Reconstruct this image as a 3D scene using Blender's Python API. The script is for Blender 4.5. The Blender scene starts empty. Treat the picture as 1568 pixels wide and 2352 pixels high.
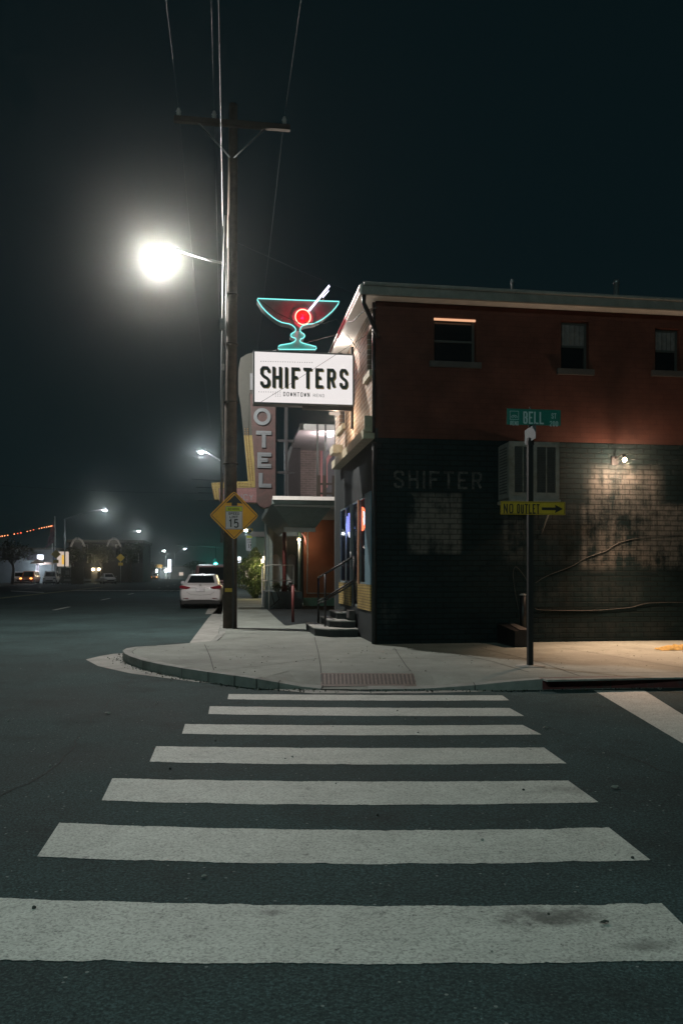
import bpy, bmesh, math, random
from math import sin, cos, pi, radians, tan, atan, sqrt
from mathutils import Vector, Matrix
from mathutils.geometry import tessellate_polygon
from mathutils.bvhtree import BVHTree
random.seed(7)
C = bpy.context.scene.collection
S = bpy.context.scene
# ------------------------------------------------------------------ survey helpers
A = radians(8.213); F = 1829.0; CX = 784.0; HY = 1318.0; H = 1.45
def ray(x, y):
    r = (x-CX)/F
    return Vector((cos(A)*r+sin(A), -sin(A)*r+cos(A), (HY-y)/F))
def G(x, y, z=0.0):
    d = ray(x, y); t = (z-H)/d.z; return Vector((d.x*t, d.y*t, z))
def PY(x, y, Y):
    d = ray(x, y); t = Y/d.y; return Vector((d.x*t, Y, H+d.z*t))
def PX(x, y, X):
    d = ray(x, y); t = X/d.x; return Vector((X, d.y*t, H+d.z*t))
# ------------------------------------------------------------------ materials
def newmat(name):
    m = bpy.data.materials.new(name); m.use_nodes = True
    nt = m.node_tree; b = nt.nodes['Principled BSDF']
    return m, nt, b
def N(nt, t, **kw):
    n = nt.nodes.new(t)
    for k, v in kw.items():
        if k in n.inputs: n.inputs[k].default_value = v
        else: setattr(n, k, v)
    return n
def pos(nt):
    return N(nt, 'ShaderNodeNewGeometry').outputs['Position']
def noise(nt, scale, detail=4, rough=.6, vec=None):
    n = N(nt, 'ShaderNodeTexNoise'); n.inputs['Scale'].default_value = scale
    n.inputs['Detail'].default_value = detail; n.inputs['Roughness'].default_value = rough
    nt.links.new(vec if vec else pos(nt), n.inputs['Vector']); return n.outputs['Fac']
def ramp(nt, fac, stops):
    r = N(nt, 'ShaderNodeValToRGB'); e = r.color_ramp.elements
    while len(e) < len(stops): e.new(.5)
    for i, (p, c) in enumerate(stops):
        e[i].position = p; e[i].color = (c[0], c[1], c[2], 1) if isinstance(c, tuple) else (c, c, c, 1)
    nt.links.new(fac, r.inputs[0]); return r.outputs[0]
def mix(nt, fac, a, b, mode='MIX'):
    m = N(nt, 'ShaderNodeMix', data_type='RGBA', blend_type=mode)
    for sock, v in ((m.inputs[0], fac), (m.inputs[6], a), (m.inputs[7], b)):
        if hasattr(v, 'links') or isinstance(v, bpy.types.NodeSocket): nt.links.new(v, sock)
        elif isinstance(v, tuple): sock.default_value = (v[0], v[1], v[2], 1)
        else: sock.default_value = v
    return m.outputs[2]
def math_(nt, op, a, b=None, c=None, clamp=False):
    m = N(nt, 'ShaderNodeMath', operation=op); m.use_clamp = clamp
    for i, v in enumerate((a, b, c)):
        if v is None: continue
        if isinstance(v, bpy.types.NodeSocket): nt.links.new(v, m.inputs[i])
        else: m.inputs[i].default_value = v
    return m.outputs[0]
def bump(nt, b, h, strength=.3, dist=.01):
    n = N(nt, 'ShaderNodeBump'); n.inputs['Strength'].default_value = strength; n.inputs['Distance'].default_value = dist
    nt.links.new(h, n.inputs['Height']); nt.links.new(n.outputs[0], b.inputs['Normal'])
def mat(name, col, rough=.6, metal=0., var=.25, scale=6., bmp=0., bscale=40., spec=.5, dirt=None):
    m, nt, b = newmat(name)
    n = noise(nt, scale, 6, .65)
    lo = tuple(c*(1-var) for c in col); hi = tuple(min(1, c*(1+var)) for c in col)
    c = ramp(nt, n, [(.3, lo), (.7, hi)])
    if dirt:
        n2 = noise(nt, scale*.35, 8, .7)
        c = mix(nt, ramp(nt, n2, [(.5, 0.), (.66, 1.)]), c, dirt)
    nt.links.new(c, b.inputs['Base Color'])
    b.inputs['Roughness'].default_value = rough; b.inputs['Metallic'].default_value = metal
    b.inputs['Specular IOR Level'].default_value = spec
    if bmp: bump(nt, b, noise(nt, bscale, 4), bmp)
    return m
def emit(name, col, st):
    m = bpy.data.materials.new(name); m.use_nodes = True; nt = m.node_tree
    nt.nodes.clear(); o = N(nt, 'ShaderNodeOutputMaterial'); e = N(nt, 'ShaderNodeEmission')
    e.inputs[0].default_value = (*col, 1); e.inputs[1].default_value = st
    nt.links.new(e.outputs[0], o.inputs[0]); return m
def brick_mat(name, c1, c2, mortar, bw=.28, bh=.1, ms=.012, rough=.75, worn=None, boxes=None, bmps=.6):
    m, nt, b = newmat(name)
    p = pos(nt); s = N(nt, 'ShaderNodeSeparateXYZ'); nt.links.new(p, s.inputs[0])
    cb = N(nt, 'ShaderNodeCombineXYZ')
    nt.links.new(math_(nt, 'ADD', s.outputs[0], s.outputs[1]), cb.inputs[0]); nt.links.new(s.outputs[2], cb.inputs[1])
    br = N(nt, 'ShaderNodeTexBrick')
    br.inputs['Scale'].default_value = 1; br.inputs['Brick Width'].default_value = bw; br.inputs['Row Height'].default_value = bh
    br.inputs['Mortar Size'].default_value = ms; br.inputs['Mortar Smooth'].default_value = .3; br.inputs['Bias'].default_value = 0
    br.inputs['Color1'].default_value = (*c1, 1); br.inputs['Color2'].default_value = (*c2, 1); br.inputs['Mortar'].default_value = (*mortar, 1)
    nt.links.new(cb.outputs[0], br.inputs['Vector'])
    col = br.outputs['Color']
    n = noise(nt, 1.3, 8, .7)
    col = mix(nt, 1., col, ramp(nt, n, [(.25, .6), (.75, 1.35)]), 'MULTIPLY')
    if worn:
        mpp = N(nt, 'ShaderNodeMapping'); mpp.inputs['Scale'].default_value = (7, 7, .9); nt.links.new(p, mpp.inputs[0])
        drip = noise(nt, 1., 6, .7, mpp.outputs[0])
        nn = math_(nt, 'ADD', math_(nt, 'MULTIPLY_ADD', drip, .75, math_(nt, 'MULTIPLY_ADD', noise(nt, 5, 8, .75), .8, -.27)), math_(nt, 'MULTIPLY', math_(nt, 'SUBTRACT', noise(nt, 1.1, 3), .5), .8))
        mask = None
        for (x0, x1, z0, z1, soft, amt) in boxes:
            def edge(v, a, sgn):
                return math_(nt, 'MULTIPLY_ADD', v, sgn/soft, -sgn*a/soft, clamp=True)
            mk = math_(nt, 'MULTIPLY', math_(nt, 'MULTIPLY', edge(s.outputs[0], x0, 1), edge(s.outputs[0], x1, -1)),
                       math_(nt, 'MULTIPLY', edge(s.outputs[2], z0, 1), edge(s.outputs[2], z1, -1)))
            mk = math_(nt, 'MULTIPLY', mk, amt)
            mask = mk if mask is None else math_(nt, 'MAXIMUM', mask, mk)
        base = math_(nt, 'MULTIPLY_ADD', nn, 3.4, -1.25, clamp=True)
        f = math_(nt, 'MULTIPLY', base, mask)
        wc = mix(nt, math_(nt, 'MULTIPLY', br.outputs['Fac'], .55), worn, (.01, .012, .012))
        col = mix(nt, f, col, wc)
    nt.links.new(col, b.inputs['Base Color']); b.inputs['Roughness'].default_value = rough; b.inputs['Specular IOR Level'].default_value = .15
    inv = math_(nt, 'SUBTRACT', 1., br.outputs['Fac'])
    hh = math_(nt, 'MULTIPLY_ADD', noise(nt, 30, 3), .25, inv)
    bump(nt, b, hh, bmps, .012)
    return m
# asphalt
def asphalt(name, base):
    m, nt, b = newmat(name)
    n1 = noise(nt, .35, 7, .6); n2 = noise(nt, 60, 3, .7)
    col = mix(nt, 1., tuple(base), ramp(nt, n1, [(.3, .6), (.7, 1.4)]), 'MULTIPLY')
    col = mix(nt, 1., col, ramp(nt, n2, [(.32, .55), (.68, 1.5)]), 'MULTIPLY')
    v0 = N(nt, 'ShaderNodeTexVoronoi'); v0.inputs['Scale'].default_value = 120; nt.links.new(pos(nt), v0.inputs['Vector'])
    sc0 = N(nt, 'ShaderNodeSeparateColor'); nt.links.new(v0.outputs['Color'], sc0.inputs[0])
    col = mix(nt, 1., col, ramp(nt, sc0.outputs[0], [(.05, .72), (.6, .98), (.97, 1.5)]), 'MULTIPLY')
    v = N(nt, 'ShaderNodeTexVoronoi'); v.inputs['Scale'].default_value = 28; nt.links.new(pos(nt), v.inputs['Vector'])
    rnd = N(nt, 'ShaderNodeSeparateColor'); nt.links.new(v.outputs['Color'], rnd.inputs[0])
    sp = math_(nt, 'MULTIPLY', math_(nt, 'LESS_THAN', v.outputs['Distance'], .2), math_(nt, 'GREATER_THAN', rnd.outputs[0], .93))
    col = mix(nt, math_(nt, 'MULTIPLY', sp, .55), col, (.3, .33, .32))
    # dark oil band and tyre wear along the lane
    n3 = noise(nt, 1.2, 6, .7)
    col = mix(nt, math_(nt, 'MULTIPLY', ramp(nt, n3, [(.5, 0.), (.72, 1.)]), .6), col, (.02, .024, .024))
    nt.links.new(col, b.inputs['Base Color']); 
    nt.links.new(ramp(nt, n1, [(.3, .8), (.7, .95)]), b.inputs['Roughness'])
    b.inputs['Specular IOR Level'].default_value = .12
    bump(nt, b, noise(nt, 90, 3, .7), .75, .006)
    return m
def paint_mat(name, base, stains=()):
    m, nt, b = newmat(name)
    n = noise(nt, 3., 8, .7); n2 = noise(nt, 70, 3, .7)
    col = mix(nt, 1., base, ramp(nt, n, [(.3, .84), (.7, 1.12)]), 'MULTIPLY')
    col = mix(nt, 1., col, ramp(nt, n2, [(.3, .86), (.7, 1.12)]), 'MULTIPLY')
    v0 = N(nt, 'ShaderNodeTexVoronoi'); v0.inputs['Scale'].default_value = 110; nt.links.new(pos(nt), v0.inputs['Vector'])
    sc0 = N(nt, 'ShaderNodeSeparateColor'); nt.links.new(v0.outputs['Color'], sc0.inputs[0])
    col = mix(nt, 1., col, ramp(nt, sc0.outputs[0], [(.0, .62), (.4, .98), (1., 1.16)]), 'MULTIPLY')
    # pits where the asphalt shows
    v = N(nt, 'ShaderNodeTexNoise'); v.inputs['Scale'].default_value = 16; v.inputs['Detail'].default_value = 9; v.inputs['Roughness'].default_value = .75
    nt.links.new(pos(nt), v.inputs['Vector'])
    col = mix(nt, ramp(nt, v.outputs['Fac'], [(.6, 0.), (.66, .85)]), col, (.075, .085, .08))
    # scuffs stretched along the street
    mp = N(nt, 'ShaderNodeMapping'); mp.inputs['Scale'].default_value = (1.2, 7, 1); nt.links.new(pos(nt), mp.inputs[0])
    sc = noise(nt, 1.6, 7, .75, mp.outputs[0])
    col = mix(nt, math_(nt, 'MULTIPLY', ramp(nt, sc, [(.56, 0.), (.7, 1.)]), .35), col, (.12, .14, .13))
    p = pos(nt)
    for (x, y, rx, ry, amt) in stains:
        s = N(nt, 'ShaderNodeVectorMath', operation='SUBTRACT'); nt.links.new(p, s.inputs[0]); s.inputs[1].default_value = (x, y, 0)
        s2 = N(nt, 'ShaderNodeVectorMath', operation='MULTIPLY'); nt.links.new(s.outputs[0], s2.inputs[0]); s2.inputs[1].default_value = (1/rx, 1/ry, 0)
        ln = N(nt, 'ShaderNodeVectorMath', operation='LENGTH'); nt.links.new(s2.outputs[0], ln.inputs[0])
        d = math_(nt, 'SUBTRACT', math_(nt, 'ADD', 1.25, 0.), math_(nt, 'ADD', ln.outputs['Value'], math_(nt, 'MULTIPLY', math_(nt, 'SUBTRACT', noise(nt, 9, 7, .7), .5), 3.)), clamp=True)
        col = mix(nt, math_(nt, 'MULTIPLY', d, amt, clamp=True), col, (.055, .065, .06))
    nt.links.new(col, b.inputs['Base Color']); b.inputs['Roughness'].default_value = .7
    bump(nt, b, noise(nt, 90, 3, .7), .4, .004)
    return m
M = {}
M['asphalt'] = asphalt('asphalt', (.036, .061, .062))
M['asphalt_dark'] = asphalt('asphalt_dark', (.022, .028, .03))
st1 = G(1270, 2108); st2 = G(1480, 2175); st3 = G(628, 2098); st4 = G(1310, 1815)
M['paint'] = paint_mat('road_paint', (.465, .49, .455), [(st1.x, st1.y, .22, .10, .85), (st2.x, st2.y, .12, .05, .6), (st3.x, st3.y, .05, .03, .6), (st4.x, st4.y, .25, .12, .35)])
M['yellow_paint'] = paint_mat('yellow_road_paint', (.40, .36, .16))
M['concrete'] = mat('concrete', (.20, .228, .205), .85, var=.14, scale=1.6, bmp=.3, bscale=60, dirt=(.14, .16, .142))
def spots(m, scale, thr, col, amt):
    nt = m.node_tree; b = nt.nodes['Principled BSDF']; src = b.inputs['Base Color'].links[0].from_socket
    v = N(nt, 'ShaderNodeTexVoronoi'); v.inputs['Scale'].default_value = scale; nt.links.new(pos(nt), v.inputs['Vector'])
    sc = N(nt, 'ShaderNodeSeparateColor'); nt.links.new(v.outputs['Color'], sc.inputs[0])
    f = math_(nt, 'MULTIPLY', math_(nt, 'LESS_THAN', v.outputs['Distance'], math_(nt, 'MULTIPLY', sc.outputs[1], .22)), math_(nt, 'GREATER_THAN', sc.outputs[0], thr))
    c = mix(nt, math_(nt, 'MULTIPLY', f, amt), src, col)
    c = mix(nt, 1., c, ramp(nt, noise(nt, .7, 8, .75), [(.3, .74), (.7, 1.16)]), 'MULTIPLY')
    c = mix(nt, 1., c, ramp(nt, noise(nt, 60, 3, .7), [(.3, .84), (.7, 1.14)]), 'MULTIPLY')
    nt.links.new(c, b.inputs['Base Color'])
spots(M['concrete'], 5., .6, (.07, .075, .07), .7)
M['kerb'] = mat('kerb_concrete', (.225, .24, .225), .85, var=.2, scale=4, bmp=.3, dirt=(.12, .13, .12))
M['gutter'] = mat('gutter_concrete', (.27, .28, .26), .85, var=.2, scale=3, bmp=.3, dirt=(.2, .2, .19))
M['groove'] = mat('groove', (.045, .05, .045), .9)
M['red_kerb'] = mat('red_kerb_paint', (.10, .028, .028), .8, var=.35, scale=14, dirt=(.06, .05, .05))
M['tactile'] = mat('tactile_iron', (.105, .085, .07), .7, var=.3, scale=12)
M['tactile_dark'] = mat('tactile_slot', (.03, .025, .022), .8)
M['wood'] = mat('weathered_wood', (.048, .038, .028), .85, var=.45, scale=5, bmp=.5, bscale=18)
M['wood_dark'] = mat('dark_wood', (.028, .022, .016), .85, var=.3, scale=5, bmp=.3)
M['galv'] = mat('galvanised_steel', (.32, .34, .35), .45, .7, .2, 12)
M['dull_metal'] = mat('dull_metal', (.16, .17, .17), .5, .6, .2, 10)
M['black_metal'] = mat('black_metal', (.018, .018, .02), .45, .2, .3, 20)
M['wire'] = mat('wire', (.014, .018, .018), .5, .2, .1)
M['wire_dark'] = mat('wire_dark', (.035, .04, .042), .6, .1, .1)
M['ceramic'] = mat('ceramic', (.35, .33, .32), .3)
M['sign_yellow'] = mat('sign_yellow', (.74, .37, .006), .45, var=.08, scale=9)
M['sign_dull_yellow'] = mat('sign_dull_yellow', (.50, .34, .025), .5, var=.15, scale=9)
M['sign_lime'] = mat('sign_lime', (.55, .62, .03), .45, var=.08)
M['sign_white'] = mat('sign_white', (.58, .58, .62), .45, var=.06)
M['sign_green'] = mat('sign_green', (.008, .15, .12), .45, var=.12)
M['sign_pale'] = mat('sign_pale', (.42, .54, .54), .5, var=.1)
M['sign_black'] = mat('sign_black', (.018, .02, .02), .5)
M['post_black'] = mat('post_black', (.006, .009, .010), .6)
M['roof_trim'] = mat('grey_trim', (.20, .20, .185), .6, var=.2, scale=5, dirt=(.15, .15, .14))
M['white_trim'] = mat('white_trim', (.74, .72, .69), .5, var=.07, scale=5)
M['beige'] = mat('beige_trim', (.36, .33, .24), .6, var=.15, scale=5)
M['dark_glass'] = mat('dark_glass', (.006, .009, .011), .12, 0, .2, 2)
M['curtain'] = mat('curtain', (.13, .125, .125), .8, var=.3, scale=8)
M['dark_paint'] = mat('black_paint', (.014, .02, .022), .65, var=.4, scale=6, bmp=.2, bscale=15)
M['blue_grey'] = mat('blue_grey_paint', (.12, .16, .18), .6, var=.2)
M['jamb_neon_tint'] = mat('neon_tinted_jamb', (.13, .22, .27), .5, var=.15)  # blue cast by the neon is put into the jamb colour
M['sill_grey'] = mat('sill_grey', (.055, .052, .05), .8)
M['crack'] = mat('crack', (.012, .016, .016), .9)
M['blade_grey'] = mat('blade_grey', (.09, .115, .125), .6, var=.5, scale=25)
M['brown_trim'] = mat('brown_trim', (.30, .15, .08), .6)
M['cooler'] = mat('cooler_enamel', (.22, .215, .20), .5, var=.18, scale=7, dirt=(.13, .12, .095))
M['louver'] = mat('louver', (.05, .055, .055), .6)
M['red_paint'] = mat('red_paint', (.15, .035, .032), .5, var=.2)
M['motel_orange'] = mat('orange_wall', (.25, .10, .05), .8, var=.12, scale=3)
M['motel_green'] = mat('green_base', (.13, .25, .20), .8, var=.12)
M['motel_grey'] = mat('grey_stucco', (.17, .22, .21), .8, var=.12)
M['motel_dark'] = mat('dark_stucco', (.045, .05, .048), .8, var=.15)
M['porch'] = mat('porch_blue_grey', (.14, .18, .19), .8, var=.12)
M['pale_wall'] = mat('pale_wall', (.38, .38, .37), .7, var=.08)
M['pink_trim'] = mat('pink_trim', (.55, .26, .25), .6, var=.08)
M['pier'] = mat('sign_red_brown', (.046, .022, .020), .65, var=.35, scale=9, dirt=(.03, .021, .018))
M['msign_yellow'] = mat('sign_ochre', (.15, .115, .025), .6, var=.25, scale=12)
M['msign_bulb'] = mat('dead_bulb', (.16, .10, .04), .4)
M['letter_grey'] = mat('letter_grey', (.10, .118, .128), .5, var=.12)
M['letter_dark'] = mat('letter_dark', (.10, .11, .12), .5, var=.12)
M['msign_green'] = mat('sign_olive', (.012, .015, .009), .6, var=.25, scale=10)
M['pinkish'] = mat('faded_pink', (.12, .055, .055), .6, var=.3, scale=14)
M['sign_face'] = emit('lit_sign_face', (1.0, .94, .92), .86)
M['sign_letter'] = mat('sign_letter', (.035, .075, .07), .7, var=.2)
M['sign_shadow'] = mat('sign_letter_shadow', (.42, .34, .10), .7)
M['neon_teal'] = emit('neon_teal', (.20, .72, .68), 1.5)
M['neon_red'] = emit('neon_red', (1., .12, .05), 6.)
M['neon_ring'] = emit('neon_ring', (1., .42, .30), 2.6)
M['neon_white'] = emit('neon_white', (.85, .80, 1.), 3.)
M['neon_blue'] = emit('neon_violet', (.30, .30, 1.), 2.6)
M['cherry'] = mat('cherry_red', (.75, .008, .01), .5)
M['glass_panel'] = mat('neon_back_panel', (.15, .13, .125), .6, var=.15, scale=8)
M['stem_panel'] = mat('neon_stem_panel', (.30, .75, .70), .6, var=.1, scale=8)
M['can'] = mat('neon_can', (.17, .18, .18), .5, .1, .2, 8)
M['lamp_hot'] = emit('lamp_lens', (1., .88, .84), 60.)
M['lamp_cool'] = emit('lamp_lens_cool', (.9, .97, 1.), 60.)
M['lamp_warm'] = emit('lamp_bulb_warm', (1., .72, .45), 30.)
M['globe'] = emit('globe_warm', (1., .85, .62), 4.)
M['string_red'] = emit('string_red', (1., .12, .05), 3.)
M['string_amber'] = emit('string_amber', (1., .33, .14), 3.2)
M['headlight'] = emit('headlight_amber', (1., .33, .06), 8.)
M['tail_on'] = emit('tail_glow', (1., .25, .05), 4.)
M['signal_green'] = emit('signal_green', (.05, 1., .75), 30.)
M['lit_white'] = emit('lit_panel_white', (.85, .88, 1.), 2.2)
M['lit_pale'] = emit('lit_panel_pale', (.8, .65, .55), .75)
M['lit_yellow'] = emit('lit_panel_yellow', (.95, .55, .08), .9)
M['lit_door'] = emit('lit_door', (.7, .65, .85), .7)
M['lit_strip'] = emit('lit_strip', (1., .52, .30), .9)
M['car_white'] = mat('car_white', (.56, .54, .54), .28, 0, .03, 2, spec=.6)
M['car_red'] = mat('car_dark_red', (.07, .012, .014), .3, .1, .05, 2)
M['car_orange'] = mat('car_orange', (.35, .07, .02), .3, .1, .05, 2)
M['car_silver'] = mat('car_silver', (.22, .23, .24), .35, .5, .05, 2)
M['car_black'] = mat('car_black', (.02, .022, .025), .25, 0, .05, 2)
M['tail_lens'] = mat('tail_lens', (.16, .006, .014), .15)
M['chrome'] = mat('chrome', (.6, .6, .62), .2, 1., .03)
M['plate'] = mat('licence_plate', (.62, .60, .62), .5)
M['rubber'] = mat('rubber', (.02, .02, .02), .8)
M['car_glass'] = mat('car_glass', (.008, .012, .014), .07, 0, .1, 2)
M['cloth'] = mat('yellow_cloth', (.26, .18, .045), .9, var=.3, scale=20)
M['hose'] = mat('pale_hose', (.055, .055, .052), .6)
M['bldg_blue'] = mat('pale_stucco', (.22, .27, .29), .8, var=.12, scale=1)
M['bldg_dark'] = mat('dark_building', (.026, .03, .03), .85, var=.3, scale=.8)
M['bldg_mid'] = mat('mid_building', (.10, .105, .095), .85, var=.3, scale=.8)
M['banner'] = mat('banner', (.10, .115, .12), .7)
M['banner_text'] = mat('banner_text', (.30, .33, .34), .7)
M['awning'] = mat('awning', (.02, .022, .03), .7)
M['umbrella'] = mat('umbrella_cloth', (.5, .38, .33), .8)
M['trunk'] = mat('bark', (.06, .05, .04), .9, var=.3, scale=8)
M['flag'] = mat('flag_cloth', (.45, .32, .4), .8, var=.5, scale=3)
M['wet_blue'] = mat('dim_interior', (.05, .05, .055), .8)
def leafm(name, a, b2):
    m, nt, b = newmat(name)
    o = N(nt, 'ShaderNodeTexNoise'); o.inputs['Scale'].default_value = 5; nt.links.new(pos(nt), o.inputs['Vector'])
    nt.links.new(ramp(nt, o.outputs['Fac'], [(.3, a), (.7, b2)]), b.inputs['Base Color']); b.inputs['Roughness'].default_value = .6
    return m
M['leaf'] = leafm('hedge_leaves', (.04, .075, .015), (.09, .14, .03))
M['leaf_dark'] = leafm('tree_leaves', (.03, .045, .02), (.06, .08, .03))
# window glass: clear with reflections
gm = bpy.data.materials.new('window_glass'); gm.use_nodes = True; nt = gm.node_tree; nt.nodes.clear()
o = N(nt, 'ShaderNodeOutputMaterial'); tr = N(nt, 'ShaderNodeBsdfTransparent'); gl = N(nt, 'ShaderNodeBsdfGlossy'); mx = N(nt, 'ShaderNodeMixShader')
tr.inputs[0].default_value = (.82, .86, .86, 1); gl.inputs['Roughness'].default_value = .05
fr = N(nt, 'ShaderNodeLayerWeight'); fr.inputs[0].default_value = .5; nt.links.new(math_(nt, 'MULTIPLY', math_(nt, 'POWER', fr.outputs['Facing'], 6.), .5), mx.inputs[0]); nt.links.new(tr.outputs[0], mx.inputs[1]); nt.links.new(gl.outputs[0], mx.inputs[2]); nt.links.new(mx.outputs[0], o.inputs[0])
M['glass'] = gm
# ------------------------------------------------------------------ mesh builder
def wloc(o):
    v = Vector((0, 0, 0))
    while o is not None: v = v+o.location; o = o.parent
    return v
class MB:
    def __init__(s): s.v = []; s.f = []; s.m = []; s.mats = []; s.smooth = []
    def mi(s, m):
        if isinstance(m, str): m = M[m]
        if m not in s.mats: s.mats.append(m)
        return s.mats.index(m)
    def add(s, vs, fs, m, sm=False):
        k = len(s.v); i = s.mi(m); s.v += [Vector(v) for v in vs]
        for f in fs: s.f.append([k+a for a in f]); s.m.append(i); s.smooth.append(sm)
        return s
    def box(s, x0, x1, y0, y1, z0, z1, m):
        if x0 > x1: x0, x1 = x1, x0
        if y0 > y1: y0, y1 = y1, y0
        if z0 > z1: z0, z1 = z1, z0
        return s.add([(x0,y0,z0),(x1,y0,z0),(x1,y1,z0),(x0,y1,z0),(x0,y0,z1),(x1,y0,z1),(x1,y1,z1),(x0,y1,z1)],
              [(0,3,2,1),(4,5,6,7),(0,1,5,4),(1,2,6,5),(2,3,7,6),(3,0,4,7)], m)
    def bbox(s, x0, x1, y0, y1, z0, z1, m, bv=.02):
        bm = bmesh.new(); r = bmesh.ops.create_cube(bm, size=1)
        for v in bm.verts:
            v.co = Vector(((x0+x1)/2+v.co.x*abs(x1-x0), (y0+y1)/2+v.co.y*abs(y1-y0), (z0+z1)/2+v.co.z*abs(z1-z0)))
        bmesh.ops.bevel(bm, geom=bm.edges[:], offset=bv, segments=2, affect='EDGES', clamp_overlap=True)
        bm.verts.ensure_lookup_table()
        s.add([v.co.copy() for v in bm.verts], [[v.index for v in f.verts] for f in bm.faces], m); bm.free(); return s
    def prism(s, poly, off, m, sm=False):
        off = Vector(off); n = len(poly); P = [Vector(p) for p in poly]
        tri = tessellate_polygon([P])
        vs = P+[p+off for p in P]
        fs = [tuple(t) for t in tri]+[tuple(n+a for a in reversed(t)) for t in tri]
        fs += [(i, (i+1) % n, n+(i+1) % n, n+i) for i in range(n)]
        k = s.add(vs, fs, m, sm); return s
    def tube(s, pts, r, m, seg=8, closed=False, r2=None):
        P = [Vector(p) for p in pts]; n = len(P); rings = []
        ref = None
        for i, p in enumerate(P):
            if closed: t = (P[(i+1) % n]-P[i-1]).normalized()
            elif i == 0: t = (P[1]-P[0]).normalized()
            elif i == n-1: t = (P[-1]-P[-2]).normalized()
            else: t = ((P[i+1]-p).normalized()+(p-P[i-1]).normalized()).normalized()
            if ref is None: ref = Vector((0, 0, 1)) if abs(t.z) < .9 else Vector((1, 0, 0))
            a = t.cross(ref).normalized(); b = t.cross(a).normalized(); ref = a.cross(t).normalized()
            rr = r if r2 is None else r+(r2-r)*i/(n-1)
            rings.append([p+a*cos(2*pi*j/seg)*rr+b*sin(2*pi*j/seg)*rr for j in range(seg)])
        vs = [v for R in rings for v in R]; fs = []
        for i in range(n if closed else n-1):
            i2 = (i+1) % n
            for j in range(seg): fs.append((i*seg+j, i*seg+(j+1) % seg, i2*seg+(j+1) % seg, i2*seg+j))
        if not closed: fs.append(tuple(range(seg-1, -1, -1))); fs.append(tuple((n-1)*seg+j for j in range(seg)))
        return s.add(vs, fs, m, True)
    def lathe(s, c, prof, m, seg=16, axis='Z'):
        c = Vector(c); vs = []; fs = []
        for (r, h) in prof:
            for j in range(seg):
                a = 2*pi*j/seg
                v = Vector((r*cos(a), r*sin(a), h))
                if axis == 'Y': v = Vector((v.x, -v.z, v.y))
                if axis == 'X': v = Vector((v.z, v.x, v.y))
                vs.append(c+v)
        n = len(prof)
        for i in range(n-1):
            for j in range(seg): fs.append((i*seg+j, i*seg+(j+1) % seg, (i+1)*seg+(j+1) % seg, (i+1)*seg+j))
        fs.append(tuple(range(seg-1, -1, -1))); fs.append(tuple((n-1)*seg+j for j in range(seg)))
        return s.add(vs, fs, m, True)
    def sphere(s, c, r, m, seg=12, rings=8, sz=1.):
        prof = [(max(r*sin(pi*i/rings), 1e-4), -r*cos(pi*i/rings)*sz) for i in range(rings+1)]
        return s.lathe(c, prof, m, seg)
    def split(s, name, parent=None):
        par = list(range(len(s.v)))
        def fd(a):
            while par[a] != a: par[a] = par[par[a]]; a = par[a]
            return a
        for f in s.f:
            for a in f[1:]: par[fd(a)] = fd(f[0])
        gr = {}
        for i, f in enumerate(s.f): gr.setdefault(fd(f[0]), []).append(i)
        r = []
        for ids in gr.values():
            mb = MB(); mp = {}
            for i in ids:
                for a in s.f[i]:
                    if a not in mp: mp[a] = len(mb.v); mb.v.append(s.v[a])
                mb.f.append([mp[a] for a in s.f[i]]); mb.m.append(mb.mi(s.mats[s.m[i]])); mb.smooth.append(s.smooth[i])
            r.append(mb.build(name, parent))
        return r
    def build(s, name, parent=None, mats=None):
        me = bpy.data.meshes.new(name); off = wloc(parent) if parent else Vector((0, 0, 0))
        me.from_pydata([v-off for v in s.v], [], s.f)
        for m in s.mats: me.materials.append(m)
        for p, i, sm in zip(me.polygons, s.m, s.smooth): p.material_index = i; p.use_smooth = sm
        bm = bmesh.new(); bm.from_mesh(me); bmesh.ops.recalc_face_normals(bm, faces=bm.faces[:]); bm.to_mesh(me); bm.free()
        me.update()
        o = bpy.data.objects.new(name, me); C.objects.link(o)
        if parent: o.parent = parent
        return o
def thing(name, label, cat, loc=(0, 0, 0), group=None):
    o = bpy.data.objects.new(name, None); C.objects.link(o); o.location = loc; o.empty_display_size = .3
    o['label'] = label; o['category'] = cat
    if group: o['group'] = group
    return o
def tag(o, label, cat, group=None):
    o['label'] = label; o['category'] = cat
    if group: o['group'] = group
    return o
def struct(o): o['kind'] = 'structure'; return o
def lamp(name, loc, power, col, r=.1, parent=None, spot=None):
    l = bpy.data.lights.new(name, 'SPOT' if spot else 'POINT'); l.energy = power; l.color = col; l.shadow_soft_size = r
    if spot: l.spot_size = radians(spot); l.spot_blend = .6
    o = bpy.data.objects.new(name, l); C.objects.link(o)
    if parent: o.parent = parent; o.location = Vector(loc)-wloc(parent)
    else: o.location = loc
    return o
def copy_tree(o, parent=None):
    c = o.copy(); C.objects.link(c)
    if parent: c.parent = parent
    for ch in list(o.children): copy_tree(ch, c)
    return c
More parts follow.
